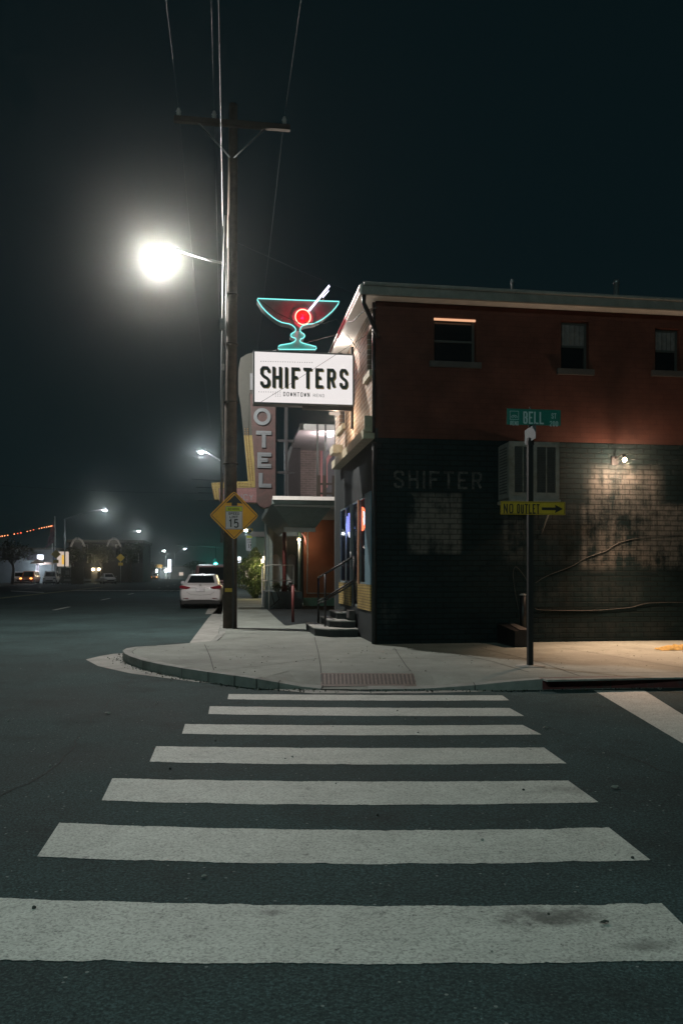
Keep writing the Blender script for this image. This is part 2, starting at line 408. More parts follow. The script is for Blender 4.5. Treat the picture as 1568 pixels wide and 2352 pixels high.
# ------------------------------------------------------------------ stroke lettering
GL = {
 'A': [[(0,0),(0,1.5),(.25,2),(.75,2),(1,1.5),(1,0)],[(0,.8),(1,.8)]],
 'B': [[(0,0),(0,2),(.75,2),(1,1.8),(1,1.25),(.8,1.05),(0,1.05)],[(.8,1.0),(1,.8),(1,.2),(.75,0),(0,0)]],
 'C': [[(1,1.5),(1,1.75),(.78,2),(.22,2),(0,1.75),(0,.25),(.22,0),(.78,0),(1,.25),(1,.5)]],
 'D': [[(0,0),(0,2),(.72,2),(1,1.7),(1,.3),(.72,0),(0,0)]],
 'E': [[(1,2),(0,2),(0,0),(1,0)],[(0,1.03),(.85,1.03)]],
 'F': [[(1,2),(0,2),(0,0)],[(0,1.03),(.85,1.03)]],
 'G': [[(1,1.5),(1,1.75),(.78,2),(.22,2),(0,1.75),(0,.25),(.22,0),(.78,0),(1,.25),(1,.9),(.55,.9)]],
 'H': [[(0,0),(0,2)],[(1,0),(1,2)],[(0,1),(1,1)]],
 'I': [[(0,0),(0,2)]],
 'K': [[(0,0),(0,2)],[(1,2),(.1,.95)],[(.3,1.2),(1,0)]],
 'L': [[(0,2),(0,0),(1,0)]],
 'M': [[(0,0),(0,2)],[(0.02,1.95),(.5,.7)],[(.5,.7),(.98,1.95)],[(1,0),(1,2)]],
 'N': [[(0,0),(0,2)],[(0.02,1.95),(.98,.05)],[(1,0),(1,2)]],
 'O': [[(.22,2),(0,1.75),(0,.25),(.22,0),(.78,0),(1,.25),(1,1.75),(.78,2),(.22,2)]],
 'P': [[(0,0),(0,2),(.78,2),(1,1.78),(1,1.15),(.78,.95),(0,.95)]],
 'R': [[(0,0),(0,2),(.78,2),(1,1.78),(1,1.2),(.78,.98),(0,.98)],[(.55,.98),(1,0)]],
 'S': [[(1,1.5),(1,1.78),(.78,2),(.22,2),(0,1.78),(0,1.36),(.2,1.12),(.8,.84),(1,.6),(1,.22),(.78,0),(.22,0),(0,.22),(0,.5)]],
 'T': [[(0,2),(1,2)],[(.5,2),(.5,0)]],
 'U': [[(0,2),(0,.25),(.22,0),(.78,0),(1,.25),(1,2)]],
 'V': [[(0,2),(.5,0),(1,2)]],
 'W': [[(0,2),(.24,0)],[(.24,0),(.5,1.5)],[(.5,1.5),(.76,0)],[(.76,0),(1,2)]],
 'Y': [[(0,2),(.5,1),(1,2)],[(.5,1),(.5,0)]],
 '0': [[(.25,2),(0,1.7),(0,.3),(.25,0),(.75,0),(1,.3),(1,1.7),(.75,2),(.25,2)]],
 '1': [[(.1,1.6),(.5,2),(.5,0)]],
 '2': [[(0,1.5),(0,1.78),(.22,2),(.78,2),(1,1.75),(1,1.3),(0,.25),(0,0),(1,0)]],
 '5': [[(.95,2),(.12,2),(.05,1.12),(.3,1.3),(.72,1.3),(1,1.0),(1,.3),(.72,0),(.22,0),(0,.25)]],
}
def ribbon(mb, pts, w, ox, oz, Y, dep, m, xf=None):
    n = len(pts); closed = n > 2 and pts[0] == pts[-1]
    P = [Vector((p[0], p[1])) for p in (pts[:-1] if closed else pts)]; n = len(P)
    L = []; R = []
    for i in range(n):
        d1 = (P[i]-P[i-1]).normalized() if (closed or i > 0) else None
        d2 = (P[(i+1) % n]-P[i]).normalized() if (closed or i < n-1) else None
        if d1 is None: d1 = d2
        if d2 is None: d2 = d1
        n1 = Vector((-d1.y, d1.x)); n2 = Vector((-d2.y, d2.x)); b = n1+n2
        if b.length < 1e-4: b = n1
        b.normalize(); k = min(1/max(b.dot(n1), .3), 2.2)
        L.append(P[i]+b*w/2*k); R.append(P[i]-b*w/2*k)
    if not closed:
        pass
    V = []
    for q in L+R: V.append((ox+q.x, Y, oz+q.y))
    for q in L+R: V.append((ox+q.x, Y-dep, oz+q.y))
    fs = []
    for i in range(n if closed else n-1):
        j = (i+1) % n; a, b_, c, d = i, j, n+j, n+i
        fs += [(a, b_, c, d), (2*n+a, 2*n+d, 2*n+c, 2*n+b_), (a, 2*n+a, 2*n+b_, b_), (d, c, 2*n+c, 2*n+d)]
    if not closed: fs += [(0, n, 3*n, 2*n), (n-1, 3*n-1, 4*n-1, 2*n-1)]
    mb.add(V, fs, m)
def letters(mb, text, x0, z0, x1, ch, st, Y, m, dep=.004, gap=.35, iw=.0, fill=1.):
    """lettering in the XZ plane facing -Y, between x0 and x1, cap height ch, stroke st"""
    ws = []
    for c in text: ws.append(st if c == 'I' else (None if c != ' ' else 'sp'))
    nfull = sum(1 for w in ws if w is None); nsp = sum(1 for w in ws if w == 'sp'); nI = sum(1 for w in ws if w == st)
    ngap = len(text)-1
    # width of a full letter cw: total = nfull*cw + nsp*.5cw + nI*st + ngap*gap*cw
    cw = (x1-x0-nI*st)/max(nfull+nsp*.4+ngap*gap, 1e-6)
    x = x0; k = 0
    for c, w in zip(text, ws):
        wd = st if w == st else (cw*.4 if w == 'sp' else cw)
        if c in GL:
            for pl in GL[c]:
                k += 1
                pts = [(st/2+p[0]*(wd-st), st/2+p[1]/2*(ch-st)) if c != 'I' else (st/2, p[1]/2*ch) for p in pl]
                if len(pts) == 2 and c != 'I':   # butt straight strokes out to the edges
                    (a, b), (c2, d) = pts
                    if abs(a-c2) < 1e-6 and c not in 'TY': pts = [(a, b-st/2), (a, d+st/2)]
                    elif abs(a-c2) < 1e-6: pts = [(a, b), (a, 0)]
                    elif abs(b-d) < 1e-6 and c in 'T': pts = [(0, b), (wd, d)]
                elif c in 'FPRKLENM' and not (pl[0] == pl[-1]):
                    q = list(pts)
                    if pl[0][1] in (0, 2) and pl[1][0] == pl[0][0]: q[0] = (q[0][0], 0 if pl[0][1] == 0 else ch)
                    if pl[-1][1] in (0, 2) and pl[-2][0] == pl[-1][0]: q[-1] = (q[-1][0], 0 if pl[-1][1] == 0 else ch)
                    if c in 'EFL':
                        for ii in (0, -1):
                            if q[ii][0] > wd*.7: q[ii] = (wd, q[ii][1])
                    pts = q
                ribbon(mb, pts, st, x, z0, Y, dep+.0006*(k % 5), m)
        x += wd+gap*cw
# ------------------------------------------------------------------ GROUND
mb = MB(); mb.add([(-700, -150, 0), (700, -150, 0), (700, 900, 0), (-700, 900, 0)], [(0, 1, 2, 3)], 'asphalt')
struct(mb.build('road'))
out = []   # sidewalk outline, counter-clockwise seen from above starting at the east end of Bell Street
def op(x, y, z): v = G(x, y, z); out.append(v)
out.append(Vector((40, 9.3, .13))); out.append(Vector((22, 9.33, .13)))
for p in ((1568,1557,.13),(1400,1558,.13),(1245,1561,.13),(1180,1566,.11),(1090,1575,.06),(1000,1581.5,.02),(955,1583.5,.012),(845,1584,.012),(738,1583,.012),
          (690,1578,.03),(640,1569,.075),(590,1560.5,.12),(540,1553,.13),(480,1545,.13),(420,1536,.13),(370,1527,.13),(330,1518.5,.13),(300,1509,.13),(285,1501,.13),
          (282,1495,.13),(290,1490,.13),(312,1486.5,.13),(345,1484.5,.11),(395,1482,.05),(440,1478.5,.025),(483,1474.5,.025)): op(*p)
out += [Vector((-.17, 17.75, .13)), Vector((-.15, 24, .13)), Vector((-.15, 45, .13)), Vector((-.15, 75, .13)), Vector((40, 75, .13))]
n = len(out)
inner = []
cen = Vector((6, 40, 0))
for i, p in enumerate(out):
    a = out[(i-1) % n]; b = out[(i+1) % n]; t = (b-a); t.z = 0; t.normalize(); nn = Vector((t.y, -t.x, 0))
    q = p+nn*(.85 if 2 <= i < n-3 else .3); q.z = .13; inner.append(q)
inner = [q if 2 <= i < n-2 else Vector((p.x, p.y, .13)) for i, (q, p) in enumerate(zip(inner, out))]
# even out crossings of the inner ring near the tight nose
for i in range(17, 26): inner[i] = out[i].lerp(Vector((.6, 14.6, .13)), .3); inner[i].z = .13
mb = MB(); ix = [i for i in range(n)]
vs = [tuple(p) for p in out]+[tuple(p) for p in inner]; fs = [(i, (i+1) % n, n+(i+1) % n, n+i) for i in range(n)]
# drop degenerate strip faces at the far edges
fs = [f for f in fs if (Vector(vs[f[0]])-Vector(vs[f[3]])).length > 1e-4 or (Vector(vs[f[1]])-Vector(vs[f[2]])).length > 1e-4]
fs += [tuple(n+a for a in t) for t in tessellate_polygon([inner])]
mb.add(vs, fs, 'concrete')
sv = vs[:]; sf = [list(f) for f in fs]
tree = BVHTree.FromPolygons([Vector(v) for v in sv], sf)
sw = struct(mb.build('sidewalk'))
bm = bmesh.new(); bm.from_mesh(sw.data); bmesh.ops.remove_doubles(bm, verts=bm.verts, dist=1e-5); bm.to_mesh(sw.data); bm.free()
def hz(x, y):
    h = tree.ray_cast(Vector((x, y, 5)), Vector((0, 0, -1)))
    return h[0].z if h[0] else .012
# kerb: face plus a 15 cm top band just proud of the slab
def kerb(name, idx, m, top=.005):
    mb = MB()
    for i in idx:
        a, b = out[i], out[i+1]; ia = a.lerp(inner[i], .17); ib = b.lerp(inner[i+1], .17)
        t = (b-a).normalized(); o2 = Vector((-t.y, t.x, 0))*-.012
        A0 = Vector((a.x, a.y, -.02)); B0 = Vector((b.x, b.y, -.02))
        up = Vector((0, 0, top))
        mb.add([A0, B0, b+up, a+up, ib+up, ia+up, ib-Vector((0, 0, .05)), ia-Vector((0, 0, .05))], [(0, 1, 2, 3), (3, 2, 4, 5), (5, 4, 6, 7)], m)
    return struct(mb.build(name))
kerb('kerb', list(range(4, 9))+list(range(10, 26)), 'kerb'); kerb('red_kerb', list(range(0, 4)), 'red_kerb', .003)
kerb('kerb', [27, 28], 'kerb')
kerb('red_kerb', [26], 'red_kerb', .004)
# thin light lip on top of the red kerb face
mb = MB(); mb.box(3.9, 22, 9.335, 9.50, .12, .141, 'kerb'); struct(mb.build('kerb'))
# gutter apron round the corner, a sheet above the asphalt
ga = [(197,1515),(230,1507),(262,1502),(300,1500),(300,1515),(330,1525),(420,1543),(540,1562),(700,1584),(845,1589),(1000,1587),(1240,1581),(1568,1577.5),(1568,1580),(1240,1585),(955,1592.5),(720,1593),(560,1578),(430,1564),(300,1547),(225,1530)]
mb = MB(); P = [G(x, y, .004) for x, y in ga]; mb.add(P, [tuple(t) for t in tessellate_polygon([P])], 'gutter'); struct(mb.build('gutter'))
ga = [(440,1480),(497,1473),(509,1420),(514,1390),(508,1388),(478,1420),(436,1476)]
mb = MB(); P = [G(x, y, .004) for x, y in ga]; mb.add(P, [tuple(t) for t in tessellate_polygon([P])], 'gutter'); struct(mb.build('gutter'))
mb = MB(); mb.add([(-.75,29,.004),(-.16,29,.004),(-.16,75,.004),(-.75,75,.004)], [(0,1,2,3)], 'gutter'); struct(mb.build('gutter'))
# grooves in the slab
def strip(mb, pts, w, m, lift=.0045, step=.25):
    Q = []
    for a, b in zip(pts, pts[1:]):
        k = max(1, int((b-a).length/step))
        for j in range(k): Q.append(a.lerp(b, j/k))
    Q.append(pts[-1]); n = len(Q); V = []
    for i, q in enumerate(Q):
        t = (Q[min(i+1, n-1)]-Q[max(i-1, 0)]); t.z = 0; t.normalize(); nn = Vector((-t.y, t.x, 0))*w/2
        for s in (-1, 1):
            p = q+nn*s; V.append((p.x, p.y, hz(p.x, p.y)+lift))
    mb.add(V, [(2*i, 2*i+1, 2*i+3, 2*i+2) for i in range(n-1)], m)
mb = MB()
def GS(x, y):
    p = G(x, y, .13)
    for _ in range(5): p = G(x, y, hz(p.x, p.y))
    return p
for ln in ([(470,1481),(482,1508),(491,1540)], [(722,1464),(731,1500),(736,1530),(738,1576)], [(500,1540),(600,1530),(735,1513)], [(738,1512),(920,1513)],
           [(905,1489),(932,1530),(954,1575)], [(920,1513),(1150,1514),(1300,1512)], [(1040,1500),(1130,1520),(1215,1545)], [(1100,1489),(1240,1522),(1330,1553)],
           [(1290,1489),(1420,1510),(1568,1535)], [(1300,1545),(1568,1546)],
           [(560,1552),(480,1541),(420,1532),(370,1523),(330,1514),(308,1504),(303,1497),(312,1491)], [(510,1463),(700,1452)]):
    strip(mb, [GS(x, y) for x, y in ln], .014, 'groove')
for k in (3, 6, 10, 12, 13, 14, 15, 16, 18, 20, 22):
    e = out[k]; i_ = e.lerp(inner[k], .17); t_ = (out[k+1]-out[k]).normalized()*.006
    if (out[k]-out[k+1]).length < .05: continue
    up = Vector((0, 0, .009)); o_ = (e-i_); o_.z = 0; o_ = o_.normalized()*.016
    mb.add([e+o_-t_+up, e+o_+t_+up, i_+t_+up, i_-t_+up, Vector((e.x, e.y, 0))+o_-t_, Vector((e.x, e.y, 0))+o_+t_], [(0, 1, 2, 3), (4, 5, 1, 0)], 'groove')
struct(mb.build('sidewalk_joints'))
# tactile strip at the kerb ramp
mb = MB(); c = [G(736,1558,.05), G(950,1559,.05), G(956,1579,.02), G(737,1579,.02)]
c = [Vector((p.x, p.y, hz(p.x, p.y)+.006)) for p in c]
mb.add([tuple(p) for p in c], [(0, 1, 2, 3)], 'tactile')
for i in range(24):
    f = (i+.3)/24; f2 = (i+.72)/24
    q = [c[0].lerp(c[1], f).lerp(c[3].lerp(c[2], f), .08), c[0].lerp(c[1], f2).lerp(c[3].lerp(c[2], f2), .08),
         c[0].lerp(c[1], f2).lerp(c[3].lerp(c[2], f2), .86), c[0].lerp(c[1], f).lerp(c[3].lerp(c[2], f), .86)]
    mb.add([tuple(p+Vector((0, 0, .004))) for p in q], [(0, 1, 2, 3)], 'tactile_dark')
tag(mb.build('ramp_grate'), 'rust brown slotted iron plate set in the foot of the corner kerb ramp', 'ramp plate')
# darker patch of ground before the motel
ga = [(612,1399),(690,1393),(775,1390),(830,1410),(745,1427),(690,1433),(655,1437),(640,1425)]
mb = MB(); P = [G(x, y, .136) for x, y in ga]; mb.add(P, [tuple(t) for t in tessellate_polygon([P])], 'asphalt_dark'); struct(mb.build('forecourt'))
# crosswalk bars: (UL, top mid, UR, LR, bottom mid, LL)
bars = [((525,1595),(840,1597),(1153,1598),(1169,1609.5),(840,1610),(522.5,1607)),
        ((481,1623),(800,1626),(1169,1627),(1203,1645.5),(800,1645),(478.5,1641)),
        ((424.5,1664),(800,1667),(1200,1666),(1243,1688),(800,1690),(418,1686.5)),
        ((358,1715),(784,1719),(1249,1718),(1300,1754.5),(784,1757),(343.5,1751)),
        ((259,1789),(784,1796),(1303,1794),(1374,1844),(784,1850),(233.5,1840)),
        ((136,1891.5),(784,1908),(1396,1901.5),(1493,1977),(784,1986),(85,1969.5)),
        ((-62,2063),(784,2082),(1517,2076),(1650,2207),(784,2216),(-150,2203))]
mb = MB()
for ul, tm, ur, lr, bmid, ll in bars:
    def edge(a, b, c, k=200):
        r = []
        a, b, c = G(*a), G(*b), G(*c)
        for i in range(k+1):
            t = i/k; L0 = (1-t)*(1-2*t); L1 = 4*t*(1-t); L2 = t*(2*t-1)
            p = a*L0+b*L1+c*L2; r.append(p)
        return r
    T = edge(ul, tm, ur); B = edge(ll, bmid, lr); V = []
    bite = [0.]*201; bite2 = [0.]*201
    for arr in (bite, bite2):
        for _ in range(7):
            c0 = random.randint(2, 197); ww = random.randint(1, 4); dd = random.uniform(.003, .016)
            for q in range(-ww, ww+1):
                if 0 <= c0+q <= 200: arr[c0+q] = max(arr[c0+q], dd*(1-abs(q)/(ww+1))*random.uniform(.6, 1.2))
    for i, (t, b) in enumerate(zip(T, B)):
        j = (random.random()-.5)*.007; j2 = (random.random()-.5)*.007
        V.append((t.x+(j2 if i in (0, 200) else 0), t.y+j-bite[i]+.004*sin(i*.21), .0028)); V.append((b.x, b.y+j2+bite2[i]+.004*sin(i*.15+1), .0028))
    mb.add(V, [(2*i, 2*i+1, 2*i+3, 2*i+2) for i in range(200)], 'paint')
P = [G(1363,1586,.004), G(1478,1585.5,.004), G(1568,1642,.004), G(1800,1790,.004), G(1800,1885,.004), G(1568,1708,.004)]
mb.add([tuple(p) for p in P], [tuple(t) for t in tessellate_polygon([P])], 'paint')
struct(mb.build('crosswalk_markings'))
mb = MB()
def dash(x, y0, y1, w, m): mb.add([(x-w/2, y0, .004), (x+w/2, y0, .004), (x+w/2, y1, .004), (x-w/2, y1, .004)], [(0, 1, 2, 3)], m)
for k in range(-1, 12): dash(-6.8, 33+12.2*k, 36.2+12.2*k, .16, 'paint')
for k in range(-1, 12): dash(-19.6, 33+12.2*k, 36.2+12.2*k, .16, 'paint')
dash(-13.1, 24, 88, .14, 'yellow_paint'); dash(-13.45, 24, 88, .14, 'yellow_paint')
for k in range(24): mb.add([(-13.2+k*.52, 70-k*.1, .004), (-12.9+k*.52, 70-k*.1, .004), (-12.7+k*.52, 73-k*.1, .004), (-13.0+k*.52, 73-k*.1, .004)], [(0, 1, 2, 3)], 'paint')
P = [G(25,1356.8,.004), G(101,1360.3,.004), G(101,1361.8,.004), G(25,1358.2,.004)]; mb.add([tuple(p) for p in P], [(0, 1, 2, 3)], 'paint')
P = [G(540,1343,.1364), G(566,1343,.1364), G(566,1344.5,.1364), G(540,1344.5,.1364)]
struct(mb.build('lane_markings'))
# cracks
mb = MB()
def flat_strip(pts, w, m, z=.0035):
    skip = 0
    for a, b in zip(pts, pts[1:]):
        if skip > 0: skip -= 1; continue
        if random.random() < .06: skip = random.randint(1, 5)
        t = (b-a).normalized(); nn = Vector((-t.y, t.x, 0))*w/2
        mb.add([tuple(a-nn+Vector((0,0,z))), tuple(a+nn+Vector((0,0,z))), tuple(b+nn+Vector((0,0,z))), tuple(b-nn+Vector((0,0,z)))], [(0, 1, 2, 3)], m)
for base in ([(305,1560),(262,1602),(245,1625),(214,1648),(184,1690),(150,1735),(128,1762),(90,1790),(40,1812),(-40,1850)],
             [(-30,1640),(60,1625),(120,1600),(205,1590)], [(1180,1650),(1260,1671),(1330,1700),(1420,1730),(1568,1790)]):
    Q = []
    for a, b in zip(base, base[1:]):
        a, b = G(*a), G(*b); k = max(2, int((b-a).length/.12))
        for j in range(k): Q.append(a.lerp(b, j/k)+Vector((random.uniform(-.025, .025), random.uniform(-.025, .025), 0)))
    flat_strip(Q, .008, 'crack')
struct(mb.build('road_cracks'))
# bits of litter / pebbles
mb = MB()
for i in range(150):
    x = random.uniform(-6, 6); y = random.uniform(2.2, 14) if i < 120 else random.uniform(9, 12)
    if x > -2 and y > 9.2: continue
    r = random.uniform(.004, .011); mb.sphere((x, y, r*.5), r, 'gutter' if random.random() < .6 else 'groove', 5, 3)
for i in range(420):
    k = random.choice(list(range(2, 24))); f = random.random(); e = out[k].lerp(out[k+1], f); t_ = (out[k+1]-out[k]); t_.z = 0; t_.normalize()
    q = Vector((e.x, e.y, 0))+Vector((-t_.y, t_.x, 0))*abs(random.gauss(.03, .07))*-1*(-1)
    if k < 26: q = Vector((e.x, e.y, 0))-Vector((t_.y, -t_.x, 0))*(.02+abs(random.gauss(0, .09)))
    r = random.uniform(.004, .012); mb.sphere((q.x, q.y, .004+r*.5), r, random.choice(['gutter', 'groove', 'leaf_dark', 'crack']), 5, 3)
for i in range(160):
    x = random.uniform(-1, 9); y = random.uniform(10.5, 14.6); r = random.uniform(.003, .010); mb.sphere((x, y, hz(x, y)+r*.4), r, random.choice(['groove', 'gutter', 'leaf_dark']), 5, 3)
o = mb.build('gravel_grit'); o['kind'] = 'stuff'
def scrap(px, py, s, m, label):
    p = G(px, py); mb = MB(); k = 9
    ring = [(p.x+s*cos(2*pi*i/k)*random.uniform(.5, 1), p.y+s*.6*sin(2*pi*i/k)*random.uniform(.5, 1), .006+random.uniform(0, s*.35)) for i in range(k)]
    mb.add(ring+[(p.x, p.y, .012+s*.3)], [(i, (i+1) % k, k) for i in range(k)]+[tuple(range(k-1, -1, -1))], m)
    tag(mb.build('litter_scrap'), label, 'litter', 'scraps of litter on the road')
scrap(748, 2422-90*0-1, .03, 'paint', 'pale crumpled scrap on the asphalt between the camera and nearest crosswalk bar') if False else None
scrap(1253, 1674, .045, 'concrete', 'pale scrap of litter on asphalt right of the third crosswalk bar')
scrap(1411, 1812, .04, 'concrete', 'small pale scrap on dark asphalt right of the fifth crosswalk bar')
scrap(248, 1641, .05, 'gutter', 'flat pale scrap on the road left of the second crosswalk bar')
scrap(468, 2017, .02, 'concrete', 'tiny white scrap between the two nearest crosswalk bars')
scrap(1388, 2124, .028, 'groove', 'dark twisted scrap lying on the nearest white crosswalk bar')
# ------------------------------------------------------------------ BAR BUILDING
X0, Y0, Y1, X1 = 2.76, 14.66, 20.2, 17.0
ZB, ZS, ZR = 4.0, 6.56, 6.72
def pxr(x0, y0, x1, y1, Y): a = PY(x0, y0, Y); b = PY(x1, y1, Y); return a.x, b.x, b.z, a.z
bx = []
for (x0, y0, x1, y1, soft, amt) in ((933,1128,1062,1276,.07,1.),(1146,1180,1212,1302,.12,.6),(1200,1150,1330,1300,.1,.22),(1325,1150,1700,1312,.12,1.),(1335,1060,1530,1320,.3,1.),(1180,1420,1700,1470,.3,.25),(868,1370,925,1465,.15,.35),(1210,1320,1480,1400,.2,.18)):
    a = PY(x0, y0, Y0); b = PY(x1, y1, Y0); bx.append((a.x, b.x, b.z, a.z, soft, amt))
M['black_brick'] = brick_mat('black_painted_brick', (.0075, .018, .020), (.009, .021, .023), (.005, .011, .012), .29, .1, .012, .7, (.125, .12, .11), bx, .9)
M['red_brick'] = brick_mat('red_painted_brick', (.080, .032, .024), (.086, .034, .025), (.070, .027, .021), .29, .1, .008, .8, bmps=.2)
M['tan_brick'] = brick_mat('tan_brick', (.40, .27, .19), (.22, .17, .14), (.50, .46, .40), .3, .1, .012, .7, bmps=.6)
M['yellow_brick'] = brick_mat('yellow_brick', (.36, .27, .10), (.30, .22, .08), (.20, .15, .07), .3, .055, .012, .7, bmps=.6)
M['grey_brick'] = brick_mat('grey_brick', (.26, .23, .20), (.20, .18, .16), (.34, .31, .28), .3, .09, .012, .7)
bar = thing('bar_building', 'two storey corner bar with red painted upper brick and black lower brick', 'building', (X0, Y0, .13))
def wall(mb, axis, p, a0, a1, z0, z1, holes, m, depth=.22, inward=1):
    """axis 'Y': plane Y=p spanning X a0..a1 ; axis 'X': plane X=p spanning Y. inward = +1/-1 direction of thickness"""
    us = sorted({a0, a1, *[h[0] for h in holes], *[h[1] for h in holes]}); zs = sorted({z0, z1, *[h[2] for h in holes], *[h[3] for h in holes]})
    def P(u, d, z): return (u, p+d*inward, z) if axis == 'Y' else (p+d*inward, u, z)
    for i in range(len(us)-1):
        for j in range(len(zs)-1):
            u = (us[i]+us[i+1])/2; z = (zs[j]+zs[j+1])/2
            if any(h[0] < u < h[1] and h[2] < z < h[3] for h in holes): continue
            for d in (0, depth):
                mb.add([P(us[i], d, zs[j]), P(us[i+1], d, zs[j]), P(us[i+1], d, zs[j+1]), P(us[i], d, zs[j+1])], [(0, 1, 2, 3)], m)
    for (h0, h1, g0, g1) in [(a0, a1, z0, z1)]+list(holes):
        q = [(h0, g0), (h1, g0), (h1, g1), (h0, g1)]
        for k in range(4):
            a, b = q[k], q[(k+1) % 4]; mb.add([P(a[0], 0, a[1]), P(b[0], 0, b[1]), P(b[0], depth, b[1]), P(a[0], depth, a[1])], [(0, 1, 2, 3)], m)
def nofix(mb, name, parent):   # keep normals as they are drawn (open walls)
    return mb.build(name, parent)
W = [pxr(996,727,1093,833,Y0), pxr(1288,735,1352,849,Y0), pxr(1504,752,1562,853,Y0)]
W.append((W[2][0]+3.2, W[2][1]+3.2, W[2][2], W[2][3]))
mb = MB(); wall(mb, 'Y', Y0, X0, X1, ZB, ZS, W, 'red_brick'); nofix(mb, 'upper_wall', bar)
mb = MB(); wall(mb, 'Y', Y0-.006, X0-.006, X1, .13, ZB, [], 'black_brick'); nofix(mb, 'lower_wall', bar)
# west wall
wu = [(PX(842,800,X0).y, PX(855,800,X0).y) ]
wy0, wy1 = sorted((PX(843,800,X0).y, PX(854,800,X0).y))
wz1 = PX(849,757,X0).z; wz0 = PX(849,857,X0).z
wy2, wy3 = 18.6, 19.5
mb = MB(); wall(mb, 'X', X0, Y0+.001, Y1, ZB+.18, ZS, [(wy0, wy1, wz0, wz1), (wy2, wy3, 5.0, 6.2)], 'tan_brick'); nofix(mb, 'side_wall', bar)
holes = [(15.66, 16.45, 1.24, 3.02), (16.62, 17.5, .75, 3.02), (17.68, 19.35, 1.24, 3.02)]
mb = MB(); wall(mb, 'X', X0-.003, Y0-.004, Y1, .13, ZB+.18, holes, 'dark_paint', .05); nofix(mb, 'storefront_wall', bar)
mb = MB(); mb.box(X0, X1, Y1, Y1+.2, .13, ZS, 'motel_dark'); mb.box(X1, X1+.2, Y0, Y1+.2, .13, ZS, 'motel_dark')
mb.box(X0+.24, X1-.02, Y0+.26, Y1-.02, 3.86, 3.98, 'wet_blue'); mb.box(X0+.24, X1-.02, Y0+.26, Y1-.02, .5, .6, 'wet_blue'); mb.build('inner_structure', bar)
mb = MB(); mb.box(5.6, 5.7, Y0+.26, Y1-.02, .6, 3.86, 'wet_blue'); mb.build('interior_wall', bar)
# roof with overhang, fascia
mb = MB(); mb.box(X0-.33, X1+.4, Y0-.36, Y1+.5, ZS+.01, ZS+.03, 'white_trim')
mb.box(X0-.30, X1+.4, Y0-.33, Y1+.5, ZS+.03, ZR-.02, 'roof_trim'); mb.build('soffit', bar)
mb = MB(); mb.box(X0-.33, X1+.4, Y0-.42, Y0-.362, ZS-.03, ZR, 'roof_trim')
mb.tube([(X0-.3, Y0-.44, ZR+.0), (X1+.4, Y0-.44, ZR+.0)], .035, 'roof_trim', 8)
mb.build('fascia', bar)
mb = MB(); mb.box(X0-.37, X0-.332, Y0-.42, Y1+.5, ZS-.02, ZR-.01, 'white_trim'); mb.box(X0-.385, X0-.372, Y0-.42, Y1+.5, ZS+.03, ZS+.075, 'red_paint'); mb.build('side_fascia', bar)
mb = MB()
mb.add([(X0-.3, Y0-.36, ZR), (X1+.4, Y0-.36, ZR), (X1+.4, Y1+.5, ZR), (X0-.3, Y1+.5, ZR), (X0+2.5, 17.4, ZR+.35), (X1-2.4, 17.4, ZR+.35)], [(0,1,5,4),(1,2,5),(2,3,4,5),(3,0,4)], 'dull_metal'); mb.build('roof', bar)
mb = MB(); p = PY(830,683,Y0-.3); 
mb.tube([(X0-.28, Y0-.36, ZS-.0), (X0-.29, Y0-.34, ZS-.16), (X0-.22, Y0-.3, ZS-.27), (X0-.03, Y0-.14, ZS-.58), (X0+.05, Y0-.08, ZS-.7)], .042, 'black_metal', 8)
mb.tube([(X0-.03, Y0+.03, ZS-.02), (X0-.03, Y0+.03, ZB+.1)], .03, 'black_metal', 8)
mb.tube([(X0-.035, Y0-.03, ZB-.1), (X0-.035, Y0-.03, .14)], .045, 'dark_paint', 8); mb.build('downspout', bar)
# windows
for k, (a, b, z0, z1) in enumerate(W):
    mb = MB(); d = Y0+.12; fr_ = .045
    mb.box(a, a+fr_, d, d+.06, z0, z1, 'motel_dark'); mb.box(b-fr_, b, d, d+.06, z0, z1, 'motel_dark'); mb.box(a+fr_, b-fr_, d, d+.06, z0, z0+fr_, 'motel_dark'); mb.box(a+fr_, b-fr_, d, d+.06, z1-fr_, z1, 'motel_dark')
    mb.box(a+fr_, b-fr_, d+.002, d+.055, (z0+z1)/2-.02, (z0+z1)/2+.02, 'motel_dark'); w = mb.build('window', bar)
    mb = MB(); mb.box(a+fr_, b-fr_, d+.028, d+.036, z0+fr_, z1-fr_, 'dark_glass'); mb.build('pane', w)
    if k > 0:
        mb = MB()
        q = 14; zz0 = (z0+z1)/2+.02; V = []
        for i in range(q+1):
            x = a+fr_+(b-a-2*fr_)*i/q; yy = d+.018+.006*sin(i*2.2); V += [(x, yy, zz0), (x, yy, z1-fr_)]
        mb.add(V, [(2*i, 2*i+2, 2*i+3, 2*i+1) for i in range(q)], 'curtain'); mb.build('curtain', w)
    mb = MB(); mb.box(a-.09, b+.09, Y0-.06, Y0+.12, z0-.115, z0-.005, 'sill_grey'); mb.build('sill', w)
a, b, z0, z1 = W[0]
mb = MB(); mb.box(a, b, Y0+.03, Y0+.07, z1-.045, z1-.012, 'lit_strip'); mb.build('lit_blind_edge', bar)
mb = MB(); mb.box(X0+.05, X0+.09, wy0, wy1, wz0, wz1, 'dark_glass'); mb.box(X0+.05, X0+.12, wy2, wy3, 5.0, 6.2, 'dark_glass'); mb.split('side_window', bar)
mb = MB(); mb.box(X0-.07, X0+.04, wy0-.1, wy1+.1, wz0-.13, wz0-.004, 'beige'); mb.box(X0-.07, X0+.04, wy2-.1, wy3+.1, 4.87, 4.995, 'beige'); mb.split('side_sill', bar)
